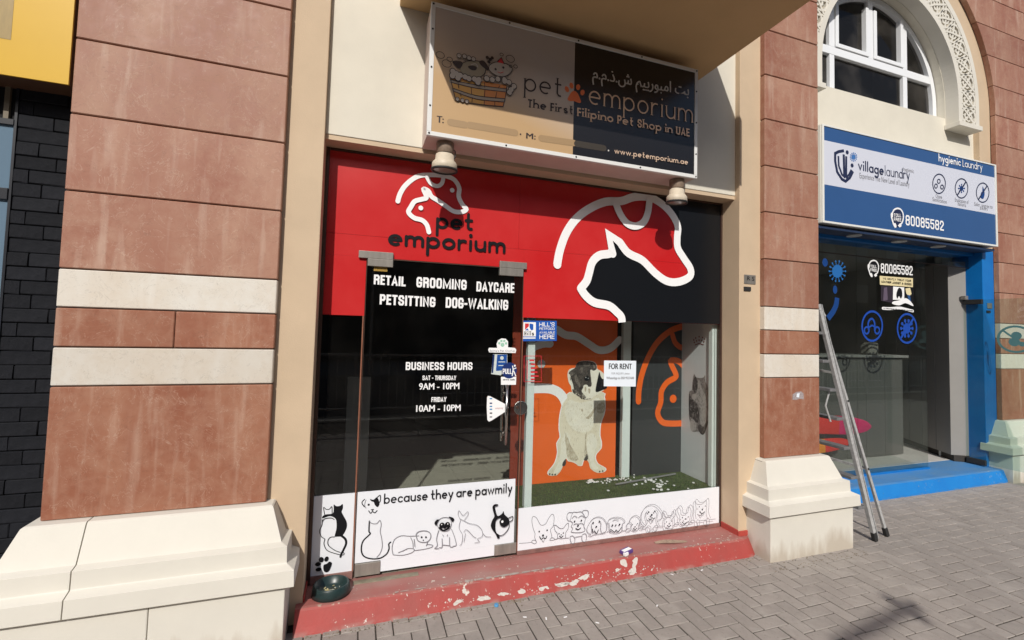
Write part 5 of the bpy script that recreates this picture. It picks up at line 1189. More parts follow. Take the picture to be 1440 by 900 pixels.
q = cT([(92, 785), (152, 792)]); fonttext('phone_lettering', 'T:', q[0], q[1], .044, sY, M_dk, bold=.05, parent=cf_); q = cS([(0, 606), (58, 613)]); fonttext('phone_lettering', 'M:', q[0], q[1], .040, sY, M_dk, bold=.05, parent=cf_)

# illegible smudged phone numbers
M_sm1 = mat('smudge_tan', (.36, .24, .125, 1), .4); M_sm2 = mat('smudge_dark', (.045, .037, .028, 1), .4)
A = Art(sY, .001)
for a, b, cc, M in (([(215, 785)], [(345, 808)], cT, M_sm1), ([(390, 810)], [(800, 880)], cT, M_sm1), ([(95, 605)], [(300, 635)], cS, M_sm1), ([(320, 640)], [(490, 668)], cS, M_sm2)): A.line(cc(a)+cc(b), .046, M)
A.disc(cS([(520, 683)])[0], .006, M_sgrey); A.disc(cT([(848, 893)])[0], .006, M_dk); tag(A.obj('smudged_numbers', sg), kind='stuff')
vis_ar = '\uFEE1.\uFEE1.\uFEAB.\uFEB5 \uFEE2\uFEF4\uFEF3\uFEAD\uFEEE\uFE92\uFEE3\uFE8D \uFE96\uFE91'
q = cS([(418, 225), (1028, 335)]); fonttext('arabic_lettering', vis_ar, q[0], q[1], .085, sY, M_sgrey, bold=.02, parent=kf_)
# wash tub drawing with a dog and a cat
A = Art(sY, .001); M_tub = mat('tub_orange_print', (.62, .22, .05, 1), .4); M_tuby = mat('tub_yellow_print', (.62, .32, .07, 1), .4); M_hoop = mat('tub_hoop_print', (.36, .29, .22, 1), .4); M_foam = mat('foam_print', (.46, .40, .34, 1), .4); M_pugp = mat('dog_print', (.30, .25, .17, 1), .4)
tub = [(215, 400), (722, 465), (690, 645), (265, 590)]
A.poly(cT([(215, 395), (300, 380), (720, 450), (718, 545), (690, 645), (600, 640), (400, 605), (262, 575)]), M_tub)
A.poly(cT([(215, 395), (520, 430), (515, 625), (400, 605), (262, 575)]), M_tuby)
for pts in ([(218, 412), (450, 462), (722, 498)], [(245, 492), (450, 560), (700, 588)]): A.line(cT(pts), .024, M_hoop, smooth=4); 
for pts in ([(216, 400), (450, 448), (722, 484)], [(222, 425), (450, 478), (720, 512)], [(242, 480), (450, 545), (703, 572)], [(250, 508), (450, 576), (698, 602)], [(215, 395), (240, 500), (265, 590)], [(722, 465), (712, 550), (690, 645)], [(265, 590), (450, 622), (690, 645)]): A.line(cT(pts), .005, M_dk, smooth=4)
for a, b, c_2, d_ in ((285, 440, 290, 480), (400, 470, 405, 530), (520, 430, 522, 470), (525, 495, 520, 555), (632, 515, 620, 570), (660, 455, 645, 480), (305, 525, 308, 550), (410, 565, 408, 605), (520, 590, 518, 630), (615, 600, 612, 640)): A.line(cT([(a, b), (c_2, d_)]), .004, M_dk)
def cloud(pts, r):
    for x, y in pts: A.disc(cT([(x, y)])[0], r*.86, M_dk)
    for x, y in pts: A.disc(cT([(x, y)])[0], r*.66, M_foam)
A.poly(spline(cT([(300, 300), (330, 250), (400, 232), (480, 240), (530, 290), (520, 350), (480, 380), (400, 370), (330, 350)]), True, 3), M_pugp); A.line(spline(cT([(300, 300), (330, 250), (400, 232), (480, 240), (530, 290), (520, 350), (480, 380)]), n=3), .005, M_dk)
A.poly(spline(cT([(230, 240), (270, 232), (320, 245), (318, 280), (285, 302), (250, 270)]), True, 3), M_dk); A.poly(spline(cT([(470, 240), (515, 232), (555, 290), (548, 318), (520, 300), (490, 275)]), True, 3), M_dk)
A.poly(spline(cT([(370, 285), (410, 275), (450, 290), (440, 318), (400, 315)]), True, 3), M_dk); A.line(cT([(400, 270), (440, 260), (460, 290)]), .006, M_foam, smooth=3)
A.poly(spline(cT([(570, 270), (620, 245), (690, 250), (765, 290), (765, 330), (720, 370), (650, 375), (590, 345), (560, 310)]), True, 3), M_foam); A.line(spline(cT([(570, 270), (620, 245), (690, 250), (765, 290), (765, 330), (720, 370), (650, 375), (590, 345), (560, 310)]), True, 3), .005, M_dk, True)
A.poly(cT([(632, 245), (672, 205), (698, 262)]), M_logored); A.line(cT([(632, 245), (672, 205), (698, 262)]), .005, M_dk)
for x, y in ((545, 205), (572, 222), (560, 245), (590, 208)): A.disc(cT([(x, y)])[0], .011, M_dk)
A.disc(cT([(620, 310)])[0], .008, M_dk); A.disc(cT([(690, 295)])[0], .008, M_dk); A.line(cT([(640, 335), (665, 345), (690, 335)]), .004, M_logored)
cloud([(235, 330), (265, 350), (230, 370), (300, 365), (280, 390), (345, 380), (380, 395), (430, 400), (470, 405), (460, 430), (540, 395), (590, 405), (640, 400), (700, 405), (740, 430), (785, 465), (745, 520), (760, 495), (700, 420)], .026)
cloud([(290, 190), (340, 195), (380, 210), (420, 220)], .020); cloud([(275, 580), (320, 590), (360, 600)], .016)
for x, y, r in ((120, 185, .027), (178, 262, .030), (205, 225, .018), (750, 220, .030), (672, 182, .012), (797, 290, .014), (755, 290, .010)):
    A.line([(cT([(x, y)])[0][0]+r*cos(t), cT([(x, y)])[0][1]+r*.8*sin(t)) for t in [2*pi*k/18 for k in range(18)]], .004, M_dk, True)
A.obj('wash_tub_drawing', cf_)
# ------------------------------------------------------------------ floodlights
def flood(px, label):
    x = xz(px, 235, -.06)[0]; y = -.06
    t = thing('wall_lamp', label, 'lamp', (x, y, 3.0), 'round floodlights below the sign')
    g = G(); g.lathe([(.001, .01), (.056, .01), (.058, -.002), (.056, -.055), (.05, -.062)], (x, y, 2.998), 28); g.obj('mount', mat('lamp_mount', (.30, .22, .16, 1), .6, noise=.3, nscale=30), t, smooth=True)
    g = G(); g.lathe([(.05, 0), (.060, -.008), (.063, -.045), (.075, -.056), (.082, -.066), (.084, -.104), (.080, -.107)], (x, y, 2.937), 28, 1.0, .86); g.obj('housing', mat('lamp_cream', (.62, .54, .42, 1), .5, noise=.12, nscale=40), t, smooth=True)
    g = G(); g.lathe([(.080, -.100), (.088, -.103), (.088, -.114), (.078, -.117), (.074, -.108)], (x, y, 2.937), 28, 1.0, .86); g.obj('rim', M_rubber, t, smooth=True)
    g = G(); g.lathe([(.001, -.108), (.078, -.108)], (x, y, 2.937), 28, 1.0, .86); g.obj('lens', mat('lamp_lens', (.24, .21, .17, 1), .2), t)
    g = G(); pp = [(x+.05, y+.02, 2.99), (x+.068, y+.0, 2.965), (x+.066, y-.01, 2.92), (x+.055, y, 2.90)]
    for a, b in zip(pp[:-1], pp[1:]): g.tube(a, b, .004, 6)
    g.obj('cable', M_rubber, t)
flood(625, 'cream floodlight under the left end of the pet shop sign')
flood(952, 'cream floodlight under the right end of the pet shop sign')
# ================================================================== LAUNDRY
LG = .86        # glass plane of the laundry
M_blue = mat('blue_gloss_paint', (.003, .14, .46, 1), .35, col2=(.004, .17, .52, 1), nscale=6, bump=.1, bscale=60)
M_sblue = mat('sign_blue', (.028, .088, .24, 1), .35, noise=.06, nscale=2)
M_swht = mat('sign_pale', (.60, .62, .70, 1), .4)
lf = thing('laundry_shopfront', 'laundry front with bright blue jamb, dark glass panes and open doorway', 'shopfront', (6.3, LG, .1))
part('blue_jamb', lf, M_blue, (7.955, 8.205, .715, 1.05, .10, 3.03), bevel=.006)
part('blue_beam', lf, M_blue, (4.0, 7.95, .80, 1.05, 2.965, 3.028))
part('soffit_board', lf, mat('navy_soffit', (.015, .03, .075, 1), .5), (4.76, 7.98, .60, .797, 3.0, 3.028))
def discp(px, py):
    z = 2.999; p = on_z(px, py, z); g = G(); g.tube((p.x, .69, z-.012), (p.x, .69, z), .075, 24); o = g.obj('downlight', mat('downlight_grey', (.5, .5, .48, 1), .4), lf)
for px, py in ((1216, 328), (1277, 337), (1335, 344)): discp(px, py)
def pane(x0, x1, z0, z1, y=LG): return part('glass_pane', lf, M_glassl, (x0, x1, y, y+.010, z0, z1))
M_glassl = glass('laundry_glass', (.84, .87, .85, 1), 1.0, dirt=.006)
xm, xr = 5.75, xz(1303, 500, LG)[0]
pane(4.05, xm-.003, .17, 2.80); pane(xm+.003, xr, .17, 2.80); pane(4.05, xm-.003, 2.807, 2.962); pane(xm+.003, 7.95, 2.807, 2.962)
part('head_rail', lf, M_bronze, (4.02, 7.954, LG-.006, LG+.02, 2.80, 2.806))
# step
M_bstep = step_mat('blue_step_paint', (.004, .17, .52, 1), (.006, .20, .56, 1), (.10, .22, .38, 1), (.30, .34, .36, 1), 2.0)
ls_ = thing('laundry_step', 'bright blue painted step in front of the laundry door', 'step', (6.1, .6, 0))
profile_sweep([(1.04, -.02), (1.04, .155), (.60, .150), (.575, .140), (.535, .02), (.530, -.02)], 4.02, 8.10, 12, .001).obj('tread', M_bstep, ls_)
part('skirting', ls_, M_blue, (8.101, 8.20, .60, .70, -.01, .20), bevel=.01)
part('glass_channel', ls_, M_blue, (4.05, xr, LG-.02, LG+.03, .153, .172))
# room inside
M_lfl = mat('laundry_floor_tile', (.62, .60, .57, 1), .3, noise=.12, nscale=3); M_lw = mat('laundry_wall', (.32, .31, .29, 1), .7)
tag(part('laundry_floor', None, M_gap, (3.98, 8.6, 1.042, 5.6, .02, .148)), kind='structure'); fl = bpy.data.objects['laundry_floor']
tm = G(); tm.box(.0015, .5985, .0015, .5985, -.008, 0); tmesh = tm.mesh('floor_tile', M_lfl)
for i in range(8):
    for j in range(8): o = link('floor_tile', tmesh, fl); o.location = (3.98+.60*i, 1.045+.60*j, .158)
tag(part('laundry_wall', None, M_lw, (3.86, 3.978, 1.21, 5.7, 0, 3.4)), kind='structure'); tag(part('laundry_wall', None, M_lw, (3.86, 8.7, 5.7, 5.8, 0, 3.4)), kind='structure')
tag(part('laundry_wall', None, M_lw, (7.956, 8.7, 1.052, 1.25, 0, 3.4)), kind='structure'); tag(part('laundry_wall', None, M_lw, (8.62, 8.72, 1.25, 5.7, 0, 3.4)), kind='structure')
tag(part('laundry_ceiling', None, M_lw, (3.86, 8.72, 1.055, 5.8, 3.03, 3.12)), kind='structure')
cbt = thing('wall_cabinet', 'row of tall grey cabinets inside the laundry behind the doorway', 'cabinet', (8.0, 2, .15))
M_cab = mat('grey_laminate', (.26, .25, .235, 1), .5, noise=.06, nscale=4)
cA_, cB_ = on_z(1338, 648, .16), on_z(1233, 609, .16)
dv = (cB_-cA_); Ln = dv.length; dv.normalize(); nv = Vector((dv.y, -dv.x, 0))
if nv.x < 0: nv = -nv
for k in range(6):
    a, b = cA_+dv*(Ln*k/6+.004), cA_+dv*(Ln*(k+1)/6-.004)
    g = G(); g.prism([(a.x, a.y), (b.x, b.y), ((b+nv*.3).x, (b+nv*.3).y), ((a+nv*.3).x, (a+nv*.3).y)], lambda u, v, d: (u, v, d), .24, 2.9); d_ = g.obj('cabinet_door', M_cab, cbt, bevel=.003)
g = G(); a, b = cA_+nv*.03, cB_+nv*.03; g.prism([(a.x, a.y), (b.x, b.y), ((b+nv*.25).x, (b+nv*.25).y), ((a+nv*.25).x, (a+nv*.25).y)], lambda u, v, d: (u, v, d), .158, .24); g.obj('kickboard', mat('dark_kickboard', (.03, .025, .02, 1), .6), cbt)
# white wall end right of the doorway
cw = thing('wall_end', 'pale wall end standing just inside the laundry doorway', 'wall', (7.9, 1.1, .15))
a, b = xz(1337, 500, 1.06), xz(1365, 500, 1.06)
part('panel', cw, mat('pale_wall_paint', (.55, .55, .52, 1), .7, noise=.05, nscale=5), (a[0], a[0]+.19, 1.056, 1.22, .158, 3.0), bevel=.004); part('panel', cw, MATS['grey_laminate'], (a[0]+.192, a[0]+.30, 1.09, 1.22, .158, 3.0)); part('panel', cw, MATS['pale_wall_paint'], (a[0]+.302, 7.954, 1.06, 1.20, .158, 3.0), bevel=.004)
part('skirting', cw, M_offw, (a[0]-.01, a[0]+.2, 1.046, 1.0555, .158, .24))
# counter with printer
ct = thing('laundry_counter', 'grey counter with pale top seen through the laundry window', 'counter', (6.2, 2.0, .15))
z_ = 1.0; a = at(1190, 500, 2.0)
part('worktop', ct, mat('worktop_grey', (.22, .22, .21, 1), .5), (5.2, 7.55, 1.36, 1.75, 1.535, 1.57), bevel=.004)
for k in range(6): part('front_panel', ct, mat('counter_grey', (.095, .095, .088, 1), .5), (5.2+.38*k+.003, 5.2+.38*(k+1)-.003, 1.40, 1.42, .17, 1.533), bevel=.002)
part('receipt_printer', None, mat('printer_grey', (.22, .21, .19, 1), .5), (6.83, 7.02, 1.42, 1.56, 1.571, 1.74), bevel=.02); tag(bpy.data.objects['receipt_printer'], 'small grey receipt printer on the laundry counter', 'printer')
# covered ironing boards and striped laundry leaning inside
ib = thing('ironing_board', 'pointed ironing board with orange, red and magenta cover behind the ladder', 'ironing board', (5.2, 1.1, .5))
def board(t, tip, tail, hw, y, cols):
    tip = Vector(tip); tail = Vector(tail); d = tip-tail; n = Vector((-d[1], d[0])).normalized()
    fr = [0, .22, .56, 1.0]
    for k, M in enumerate(cols):
        g = G(); t0, t1 = fr[k], fr[k+1]; up, dn = [], []
        for i in range(9):
            q = t0+(t1-t0)*i/8; w_ = hw*(1 if q < .55 else sqrt(max(0, 1-((q-.55)/.455)**2.2))); c = tail+d*q; up.append((c[0]+n[0]*w_, c[1]+n[1]*w_)); dn.append((c[0]-n[0]*w_, c[1]-n[1]*w_))
        g.prism(up+dn[::-1], lambda u, v, d_: (u, d_, v), y, y+.05); g.obj('cover_section', M, t, bevel=.012, seg=3, smooth=True)
p_or, p_rd, p_mg = mat('cover_orange', (.85, .28, .02, 1), .7), mat('cover_red', (.70, .03, .02, 1), .7), mat('cover_magenta', (.62, .008, .12, 1), .7)
YB2 = 1.10
board(ib, xz(1226, 600, YB2), xz(1120, 596, YB2), .115, YB2, (p_or, p_rd, p_mg))
ib2 = thing('ironing_board', 'second orange and red covered board lower down behind the ladder', 'ironing board', (5.1, 1.15, .4))
board(ib2, xz(1196, 622, 1.18), xz(1115, 634, 1.18), .085, 1.18, (p_or, p_or, p_rd))
st = thing('striped_bag', 'blue and white striped laundry bag half hidden behind the pier', 'bag', (5.1, 1.4, .15))
a = xz(1140, 530, 1.5); b = xz(1172, 580, 1.5)
for k in range(9): part('stripe', st, (mat('stripe_blue', (.03, .12, .30, 1), .7) if k % 2 else mat('stripe_white', (.6, .62, .6, 1), .7)), (a[0]+(b[0]-a[0])*k/9, a[0]+(b[0]-a[0])*(k+1)/9-.001, 1.5, 1.7, .158, a[1]))
# decals on the laundry glass ------------------------------------------------
cL = crop(1130, 340, 4.639, LG); lfy = fy(LG); M_dec = mat('decal_blue', (.014, .065, .36, 1), .5, spec=.2); M_dec2 = mat('decal_dark_blue', (.010, .05, .20, 1), .5, spec=.2); M_ltblue = mat('decal_light_blue', (.02, .13, .38, 1), .5, spec=.2)
def decal(name, label, fn):
    A = Art(lfy, .001); fn(A); o = A.obj(name); return tag(o, label, 'decal')
def ell(cc, cx, cy, rx, ry, n=30): return cc([(cx+rx*cos(2*pi*i/n), cy+ry*sin(2*pi*i/n)) for i in range(n)])
def d1(A):
    A.line(ell(cL, 447, 550, 66, 96), .026, M_dec, True)
    A.line(cL([(425, 575), (420, 530), (435, 505), (450, 505), (462, 530), (462, 575)]), .026, M_dec, smooth=3); A.line(ell(cL, 410, 578, 15, 22, 16), .022, M_dec, True); A.line(ell(cL, 478, 578, 15, 22, 16), .022, M_dec, True); A.line(cL([(420, 560), (445, 545), (468, 560)]), .02, M_dec)
decal('round_decal', 'blue ringed three loop decal on the laundry glass', d1)
def virus(A, cc, cx, cy, r, k, M, sp=10, ww=.03):
    A.poly(ell(cc, cx, cy, r, r*k, 20), M)
    for i in range(sp):
        t = 2*pi*i/sp; A.line(cc([(cx+r*cos(t), cy+r*k*sin(t)), (cx+r*1.5*cos(t), cy+r*k*1.5*sin(t))]), ww*.6, M); A.disc(cc([(cx+r*1.55*cos(t), cy+r*k*1.55*sin(t))])[0], ww*.8, M, n=10)
def d2(A):
    A.line(ell(cL, 674, 565, 62, 94), .026, M_dec, True); virus(A, cL, 672, 565, 24, 1.4, M_dec, 10, .028); A.line(cL([(635, 625), (715, 500)]), .03, M_dec)
decal('round_decal', 'blue ringed virus decal on the laundry glass, right of the three loop one', d2)
def d3(A): virus(A, cL, 220, 192, 34, 1.25, M_ltblue, 14, .016)
decal('virus_decal', 'spiky light blue virus decal high on the left laundry glass', d3)
def d4(A):
    A.disc(cL([(140, 135)])[0], .045, M_dec2, .05); A.disc(cL([(205, 312)])[0], .036, M_dec2, .05); A.line(cL([(218, 365), (212, 410), (192, 455), (158, 500)]), .075, M_dec2, smooth=4, cap='butt')
decal('logo_decal', 'part of a dark blue logo with dots and a curve on the left laundry glass', d4)
def tollfree(A, cc, ox, oy, s, bgM, fg):
    m_ = lambda pts: cc([(ox+x*s, oy+y*s) for x, y in pts]); k = abs(m_([(0, 0)])[0][0]-m_([(100, 0)])[0][0])/100
    A.poly(m_([(130+100*cos(t), 170+175*sin(t)) for t in [2*pi*i/24 for i in range(24)]]), bgM)
    A.line(m_([(45, 90), (80, 25), (140, 0), (200, 20), (240, 90), (245, 170), (225, 250), (185, 300)]), 20*k, fg, smooth=4)
    A.poly(m_([(190, 265), (145, 310), (180, 345), (215, 320)]), fg)
    A.poly(m_([(22, 80), (45, 75), (60, 100), (58, 150), (45, 165), (75, 270), (100, 262), (118, 300), (120, 345), (90, 350), (60, 300), (20, 170), (15, 110)]), fg)
    for s_, y0, y1 in (('TOLL', 150, 160), ('FREE', 225, 240)):
        q = m_([(72, y0), (205, y1), (72, y0-60)]); letter(A, s_, q[0], q[1], q[2][1]-q[0][1], .16, fg, 'cap', cw=.6)
def d5(A):
    cc = crop(1130, 340, 4.639, LG); tollfree(A, cc, 412, 122, .31, M_ink, M_whiteL)
    q = cL([(502, 202), (708, 220), (502, 140)]); letter(A, '80085582', q[0], q[1], q[2][1]-q[0][1], .15, M_whiteL, 'cap', gap=.34, cw=.55)
decal('phone_decal', 'white toll free telephone number decal on the laundry glass', d5)
def d6(A):
    M_c = mat('poster_cream', (.72, .62, .36, 1), .5); A.poly(cL([(496, 222), (713, 238), (713, 296), (498, 280)]), M_c)
    for s_, p0, p1 in (('WE GENTLY TREAT YOUR', (516, 246), (700, 262)), ('LEATHER JACKET & SHOES.', (506, 266), (704, 284))):
        q = cL([p0, p1, (p0[0], p0[1]-13)]); letter(A, s_, q[0], q[1], q[2][1]-q[0][1], .18, M_ink, 'cap', cw=.7, gap=.35, space=.5)
    A.poly(cL([(500, 286), (580, 292), (578, 400), (500, 385)]), mat('jacket_dark', (.03, .02, .03, 1), .4)); A.poly(cL([(520, 300), (540, 296), (545, 380), (515, 385)]), mat('jacket_sheen', (.12, .09, .13, 1), .3))
    A.poly(cL([(580, 292), (652, 298), (652, 380), (578, 378)]), M_whiteL); A.poly(spline(cL([(610, 310), (622, 300), (635, 312), (640, 350), (630, 372), (618, 355), (606, 372), (600, 345)]), True, 3), M_ink)
    A.poly(cL([(652, 298), (712, 302), (712, 420), (652, 400)]), M_ink); A.poly(cL([(660, 305), (690, 300), (700, 340), (680, 360), (665, 335)]), M_c); A.poly(cL([(672, 345), (690, 350), (700, 420), (685, 400)]), M_sblue)
    A.poly(spline(cL([(580, 390), (620, 382), (660, 368), (690, 385), (712, 420), (660, 400), (620, 415), (575, 405)]), True, 3), M_whiteL)
    A.line(cL([(512, 434), (560, 436), (620, 432), (660, 440), (708, 452)]), .035, M_whiteL, smooth=3)
    q = cL([(515, 437), (706, 454), (515, 430)]); letter(A, 'ALTERATIONS OF ALL YOUR LEATHER', q[0], q[1], q[2][1]-q[0][1], .2, M_ink, 'cap', cw=.7, gap=.3, space=.4)
decal('leather_poster', 'small poster about leather jackets and shoes on the laundry glass', d6)
# open glass door -------------------------------------------------------------
od = thing('open_glass_door', 'green tinted glass door of the laundry standing open towards the street', 'door', (7.90, LG, .15))
XD = 7.905
part('glass_leaf', od, M_glassg, (XD, XD+.012, LG-1.0, LG, .19, 2.36))
for z0, z1 in ((2.30, 2.365), (.165, .235)): part('patch_fitting', od, M_rubber, (XD-.012, XD+.024, LG-.16, LG+.04, z0, z1), bevel=.004)
part('pivot', od, M_patch, (XD-.03, XD+.03, LG-.0, LG+.06, 2.365, 2.42), bevel=.006)
A = Art(lambda u, v, d: (XD-d, u, v), .001); ctr = atx(1428, 477, XD)
M_teal = mat('decal_teal', (.10, .24, .25, 1), .5)
sc = .165
A.line([(ctr.y+sc*cos(t), ctr.z+sc*.98*sin(t)) for t in [2*pi*i/30 for i in range(30)]], .026, M_teal, True)
A.line([(ctr.y+sc*.72, ctr.z+sc*.68), (ctr.y-sc*.72, ctr.z-sc*.68)], .022, M_teal); A.disc((ctr.y-.01, ctr.z+.045), .05, M_teal); A.disc((ctr.y+.01, ctr.z-.035), .055, M_teal)
A.disc((ctr.y-.06, ctr.z-.06), .03, M_teal)
A.obj('round_decal', od)
t = thing('number_plate', 'dull metal unit plate and black bell on the blue laundry jamb', 'plate', (8.1, .71, 2.2))
a, b = xz(1388, 426, .713), xz(1394.5, 434, .713); part('plate', t, M_patch, (a[0], b[0], .706, .7145, b[1], a[1]), bevel=.002)
a, b = xz(1387, 436.5, .713), xz(1392, 440, .713); part('bell', t, M_rubber, (a[0], b[0], .704, .7145, b[1], a[1]))
# laundry sign ----------------------------------------------------------------
YL = .57; lz = lambda px, py: xz(px, py, YL); lsY = fy(YL)
s0, s1 = lz(1157.5, 175)[0], lz(1400, 290)[0]; z1_, z0_ = lz(1157, 175)[1], lz(1157, 313)[1]
sn = thing('laundry_sign', 'blue and white laundry sign box with toll free number above the shopfront', 'sign', ((s0+s1)/2, YL, z0_))
part('sign_box', sn, mat('sign_edge_white', (.72, .72, .68, 1), .45), (s0-.035, s1+.01, YL+.003, .72, z0_-.0, z1_+.0), bevel=.004)
part('frame', sn, MATS['sign_edge_white'], (s0-.03, s0, YL-.012, YL+.002, z0_-.0, z1_), bevel=.002); part('frame', sn, MATS['sign_edge_white'], (s1-.02, s1+.012, YL-.012, YL+.002, z0_, z1_), bevel=.002)
part('frame', sn, MATS['sign_edge_white'], (s0, s1-.02, YL-.012, YL+.002, z0_, z0_+.022), bevel=.002); part('frame', sn, MATS['sign_edge_white'], (s0, s1-.02, YL-.012, YL+.002, z1_-.018, z1_), bevel=.002)
cM = crop(1120, 160, 4.5, YL)
zb1 = cM([(163, 165)])[0][1]; zb2 = cM([(163, 445)])[0][1]
part('blue_face', sn, M_sblue, (s0, s1-.02, YL-.004, YL+.002, zb1, z1_-.018)); part('white_face', sn, M_swht, (s0, s1-.02, YL-.0045, YL+.002, zb2, zb1-.0005)); part('blue_face', sn, M_sblue, (s0, s1-.02, YL-.004, YL+.002, z0_+.022, zb2-.0005))
lY2 = fy(YL-.0045)
M_nv = mat('logo_navy', (.015, .02, .06, 1), .4)
A = Art(lY2, .001)
A.line(cM([(298, 235), (265, 240), (242, 252), (242, 300), (255, 370), (285, 415), (308, 428), (335, 405), (355, 365)]), .034, M_nv, cap='butt'); A.line(cM([(262, 268), (265, 330), (285, 385), (306, 405)]), .026, M_nv, cap='butt'); A.line(cM([(296, 258), (300, 395)]), .034, M_nv, cap='butt'); A.line(cM([(312, 270), (312, 400)]), .03, M_nv, cap='butt'); A.line(cM([(310, 408), (330, 385), (345, 355)]), .026, M_nv, cap='butt')
A.disc(cM([(318, 245)])[0], .024, M_nv); A.disc(cM([(349, 328)])[0], .024, M_nv); A.obj('shield_logo', sn)
A = Art(lY2, .001); virus(A, cM, 358, 275, 13, 1.25, mat('sign_virus_blue', (.05, .16, .42, 1), .4), 12, .011); A.obj('virus_print', sn)
q = cM([(388, 358), (548, 392), (556, 394), (712, 420)])
A = Art(lY2, .001); letter(A, 'village', q[0], q[1], .080, .26, M_nv, gap=.22); A.obj('name_lettering', sn)
A = Art(lY2, .001); letter(A, 'laundry', q[2], q[3], .082, .15, M_nv, gap=.26); A.obj('name_lettering', sn)
q = cM([(396, 408), (712, 464), (672, 362), (740, 377)]); fonttext('tagline', 'Experience The New Level of Laundry', q[0], q[1], .065, lY2, M_inkg, parent=sn); fonttext('tagline', 'hygienic', q[2], q[3], .05, lY2, M_inkg, parent=sn)
q = cM([(897, 302), (1034, 333), (1046, 336), (1168, 362)])
A = Art(fy(YL-.004), .001); letter(A, 'hygienic', q[0], q[1], .064, .26, M_whiteL, gap=.22); letter(A, 'Laundry', q[2], q[3], .064, .17, M_whiteL, gap=.24, cw=.6); A.obj('heading', sn)
A = Art(fy(YL-.004), .001); cN = crop(1220, 280, 12.86, YL); tollfree(A, cN, 392, 170, 1.0, M_nv, M_whiteL); A.obj('toll_free_logo', sn)
q = cM([(688, 704), (928, 742), (688, 640)])
A = Art(fy(YL-.004), .0008); A.line([(q[0][0]+.04, q[0][1]+.11), (q[1][0]-.04, q[1][1]+.11)], .32, M_nv)
A = Art(fy(YL-.004), .001); letter(A, '80085582', q[0], q[1], q[2][1]-q[0][1], .15, M_whiteL, 'cap', gap=.34, cw=.55); A.obj('phone_number', sn)
for nm, cx, cy, k in (('loop_icon', 899, 444, 0), ('virus_icon', 1041, 473, 1), ('flame_icon', 1175, 500, 2)):
    A = Art(lY2, .001); A.line(ell(cM, cx, cy, 40, 61), .016, M_nv, True)
    if k == 0:
        for a, b in ((-2, -16), (-20, 14), (18, 20)): A.line(ell(cM, cx+a, cy+b, 9, 13, 14), .013, M_nv, True)
    if k == 1: virus(A, cM, cx, cy, 12, 1.3, M_dec2, 8, .014); A.line(cM([(cx-24, cy+38), (cx+26, cy-40)]), .02, M_nv)
    if k == 2: A.poly(spline(cM([(cx, cy-40), (cx+12, cy), (cx+4, cy+38), (cx-14, cy+30), (cx-10, cy), (cx-2, cy-10)]), True, 3), M_dec2); A.line(cM([(cx-24, cy+38), (cx+26, cy-40)]), .02, M_nv)
    A.obj(nm, sn)
for tx, p0, p1 in (('Ozone', (878, 532), (918, 540)), ('Sanitization', (858, 552), (948, 570)), ('Eradication of', (1000, 556), (1086, 572)), ('bacteria', (1018, 580), (1070, 592)), ('Safer, ungree to', (1122, 582), (1238, 602)), ('skin', (1158, 606), (1206, 614))):
    q = cM([p0, p1]); fonttext('caption', tx, q[0], q[1], .05, lY2, M_inkg, parent=sn)

# ================================================================== LADDER
ld = thing('step_ladder', 'folded aluminium step ladder leaning behind the plinth by the laundry', 'ladder', (4.45, .1, 0))
F0, F1 = Vector((4.44, -.15, .03)), Vector((4.02, .045, 2.10)); B0, B1 = Vector((4.655, -.11, .03)), Vector((4.09, .05, 1.95))
F0b, F1b = Vector((4.44, .46, .03)), Vector((4.02, .33, 2.10)); B0b, B1b = Vector((4.62, .42, .03)), Vector((4.07, .32, 1.98))
M_tread = mat('tread_dark', (.24, .24, .245, 1), .5, metal=.3, noise=.3, nscale=30)
for a, b in ((F0, F1), (F0b, F1b)): g = G(); g.bar(a, b, .034, .034, (0, 1, 0)); g.obj('stile', M_alu, ld, bevel=.003); 
for a, b in ((F0, F1), (F0b, F1b)): g = G(); o_ = Vector((.012, -.0155 if a.y < 0 else .0155, 0)); g.bar(a+o_+Vector((.012, 0, 0)), b+o_+Vector((.012, 0, 0)), .006, .012, (0, 1, 0)); g.obj('stile_lip', M_alu, ld)
for a, b in ((B0, B1), (B0b, B1b)): g = G(); g.bar(a, b, .026, .024, (0, 1, 0)); g.obj('rear_stile', M_alu, ld, bevel=.003)
for k in range(1, 8):
    t_ = (k*.262)/2.1; a, b = F0+(F1-F0)*t_, F0b+(F1b-F0b)*t_
    g = G(); g.bar(a+Vector((-.045, .012, 0)), b+Vector((-.045, -.012, 0)), .095, .026); g.obj('tread', M_tread, ld, bevel=.003)
g = G(); g.bar(B0+(B1-B0)*.30, B0b+(B1b-B0b)*.30, .02, .02); g.obj('brace', M_alu, ld); g = G(); g.bar(B0+(B1-B0)*.75, B0b+(B1b-B0b)*.75, .02, .02); g.obj('brace', M_alu, ld)
for p, d_ in ((F0, F1-F0), (F0b, F1b-F0b), (B0, B1-B0), (B0b, B1b-B0b)):
    d_ = d_.normalized(); g = G(); g.bar(p-d_*.03, p+d_*.05, .036, .036, (0, 1, 0)); g.obj('rubber_foot', M_rubber, ld, bevel=.005)
for t_ in (.30, .62, .9):
    p = B0+(B1-B0)*t_; g = G(); g.tube(p+Vector((0, -.016, 0)), p+Vector((0, -.004, 0)), .010, 12); g.obj('rivet', M_rubber, ld)
g = G(); g.bar(F1-Vector((0, 0, .04)), B1+Vector((.0, 0, .04)), .03, .05, (0, 1, 0)); g.obj('hinge_plate', M_alu, ld, bevel=.004)
g = G(); q = [F0+(F1-F0)*.62+Vector((-.05, .05, 0)), F0+(F1-F0)*.60+Vector((-.09, .07, -.10)), F0+(F1-F0)*.57+Vector((-.06, .06, -.18))]
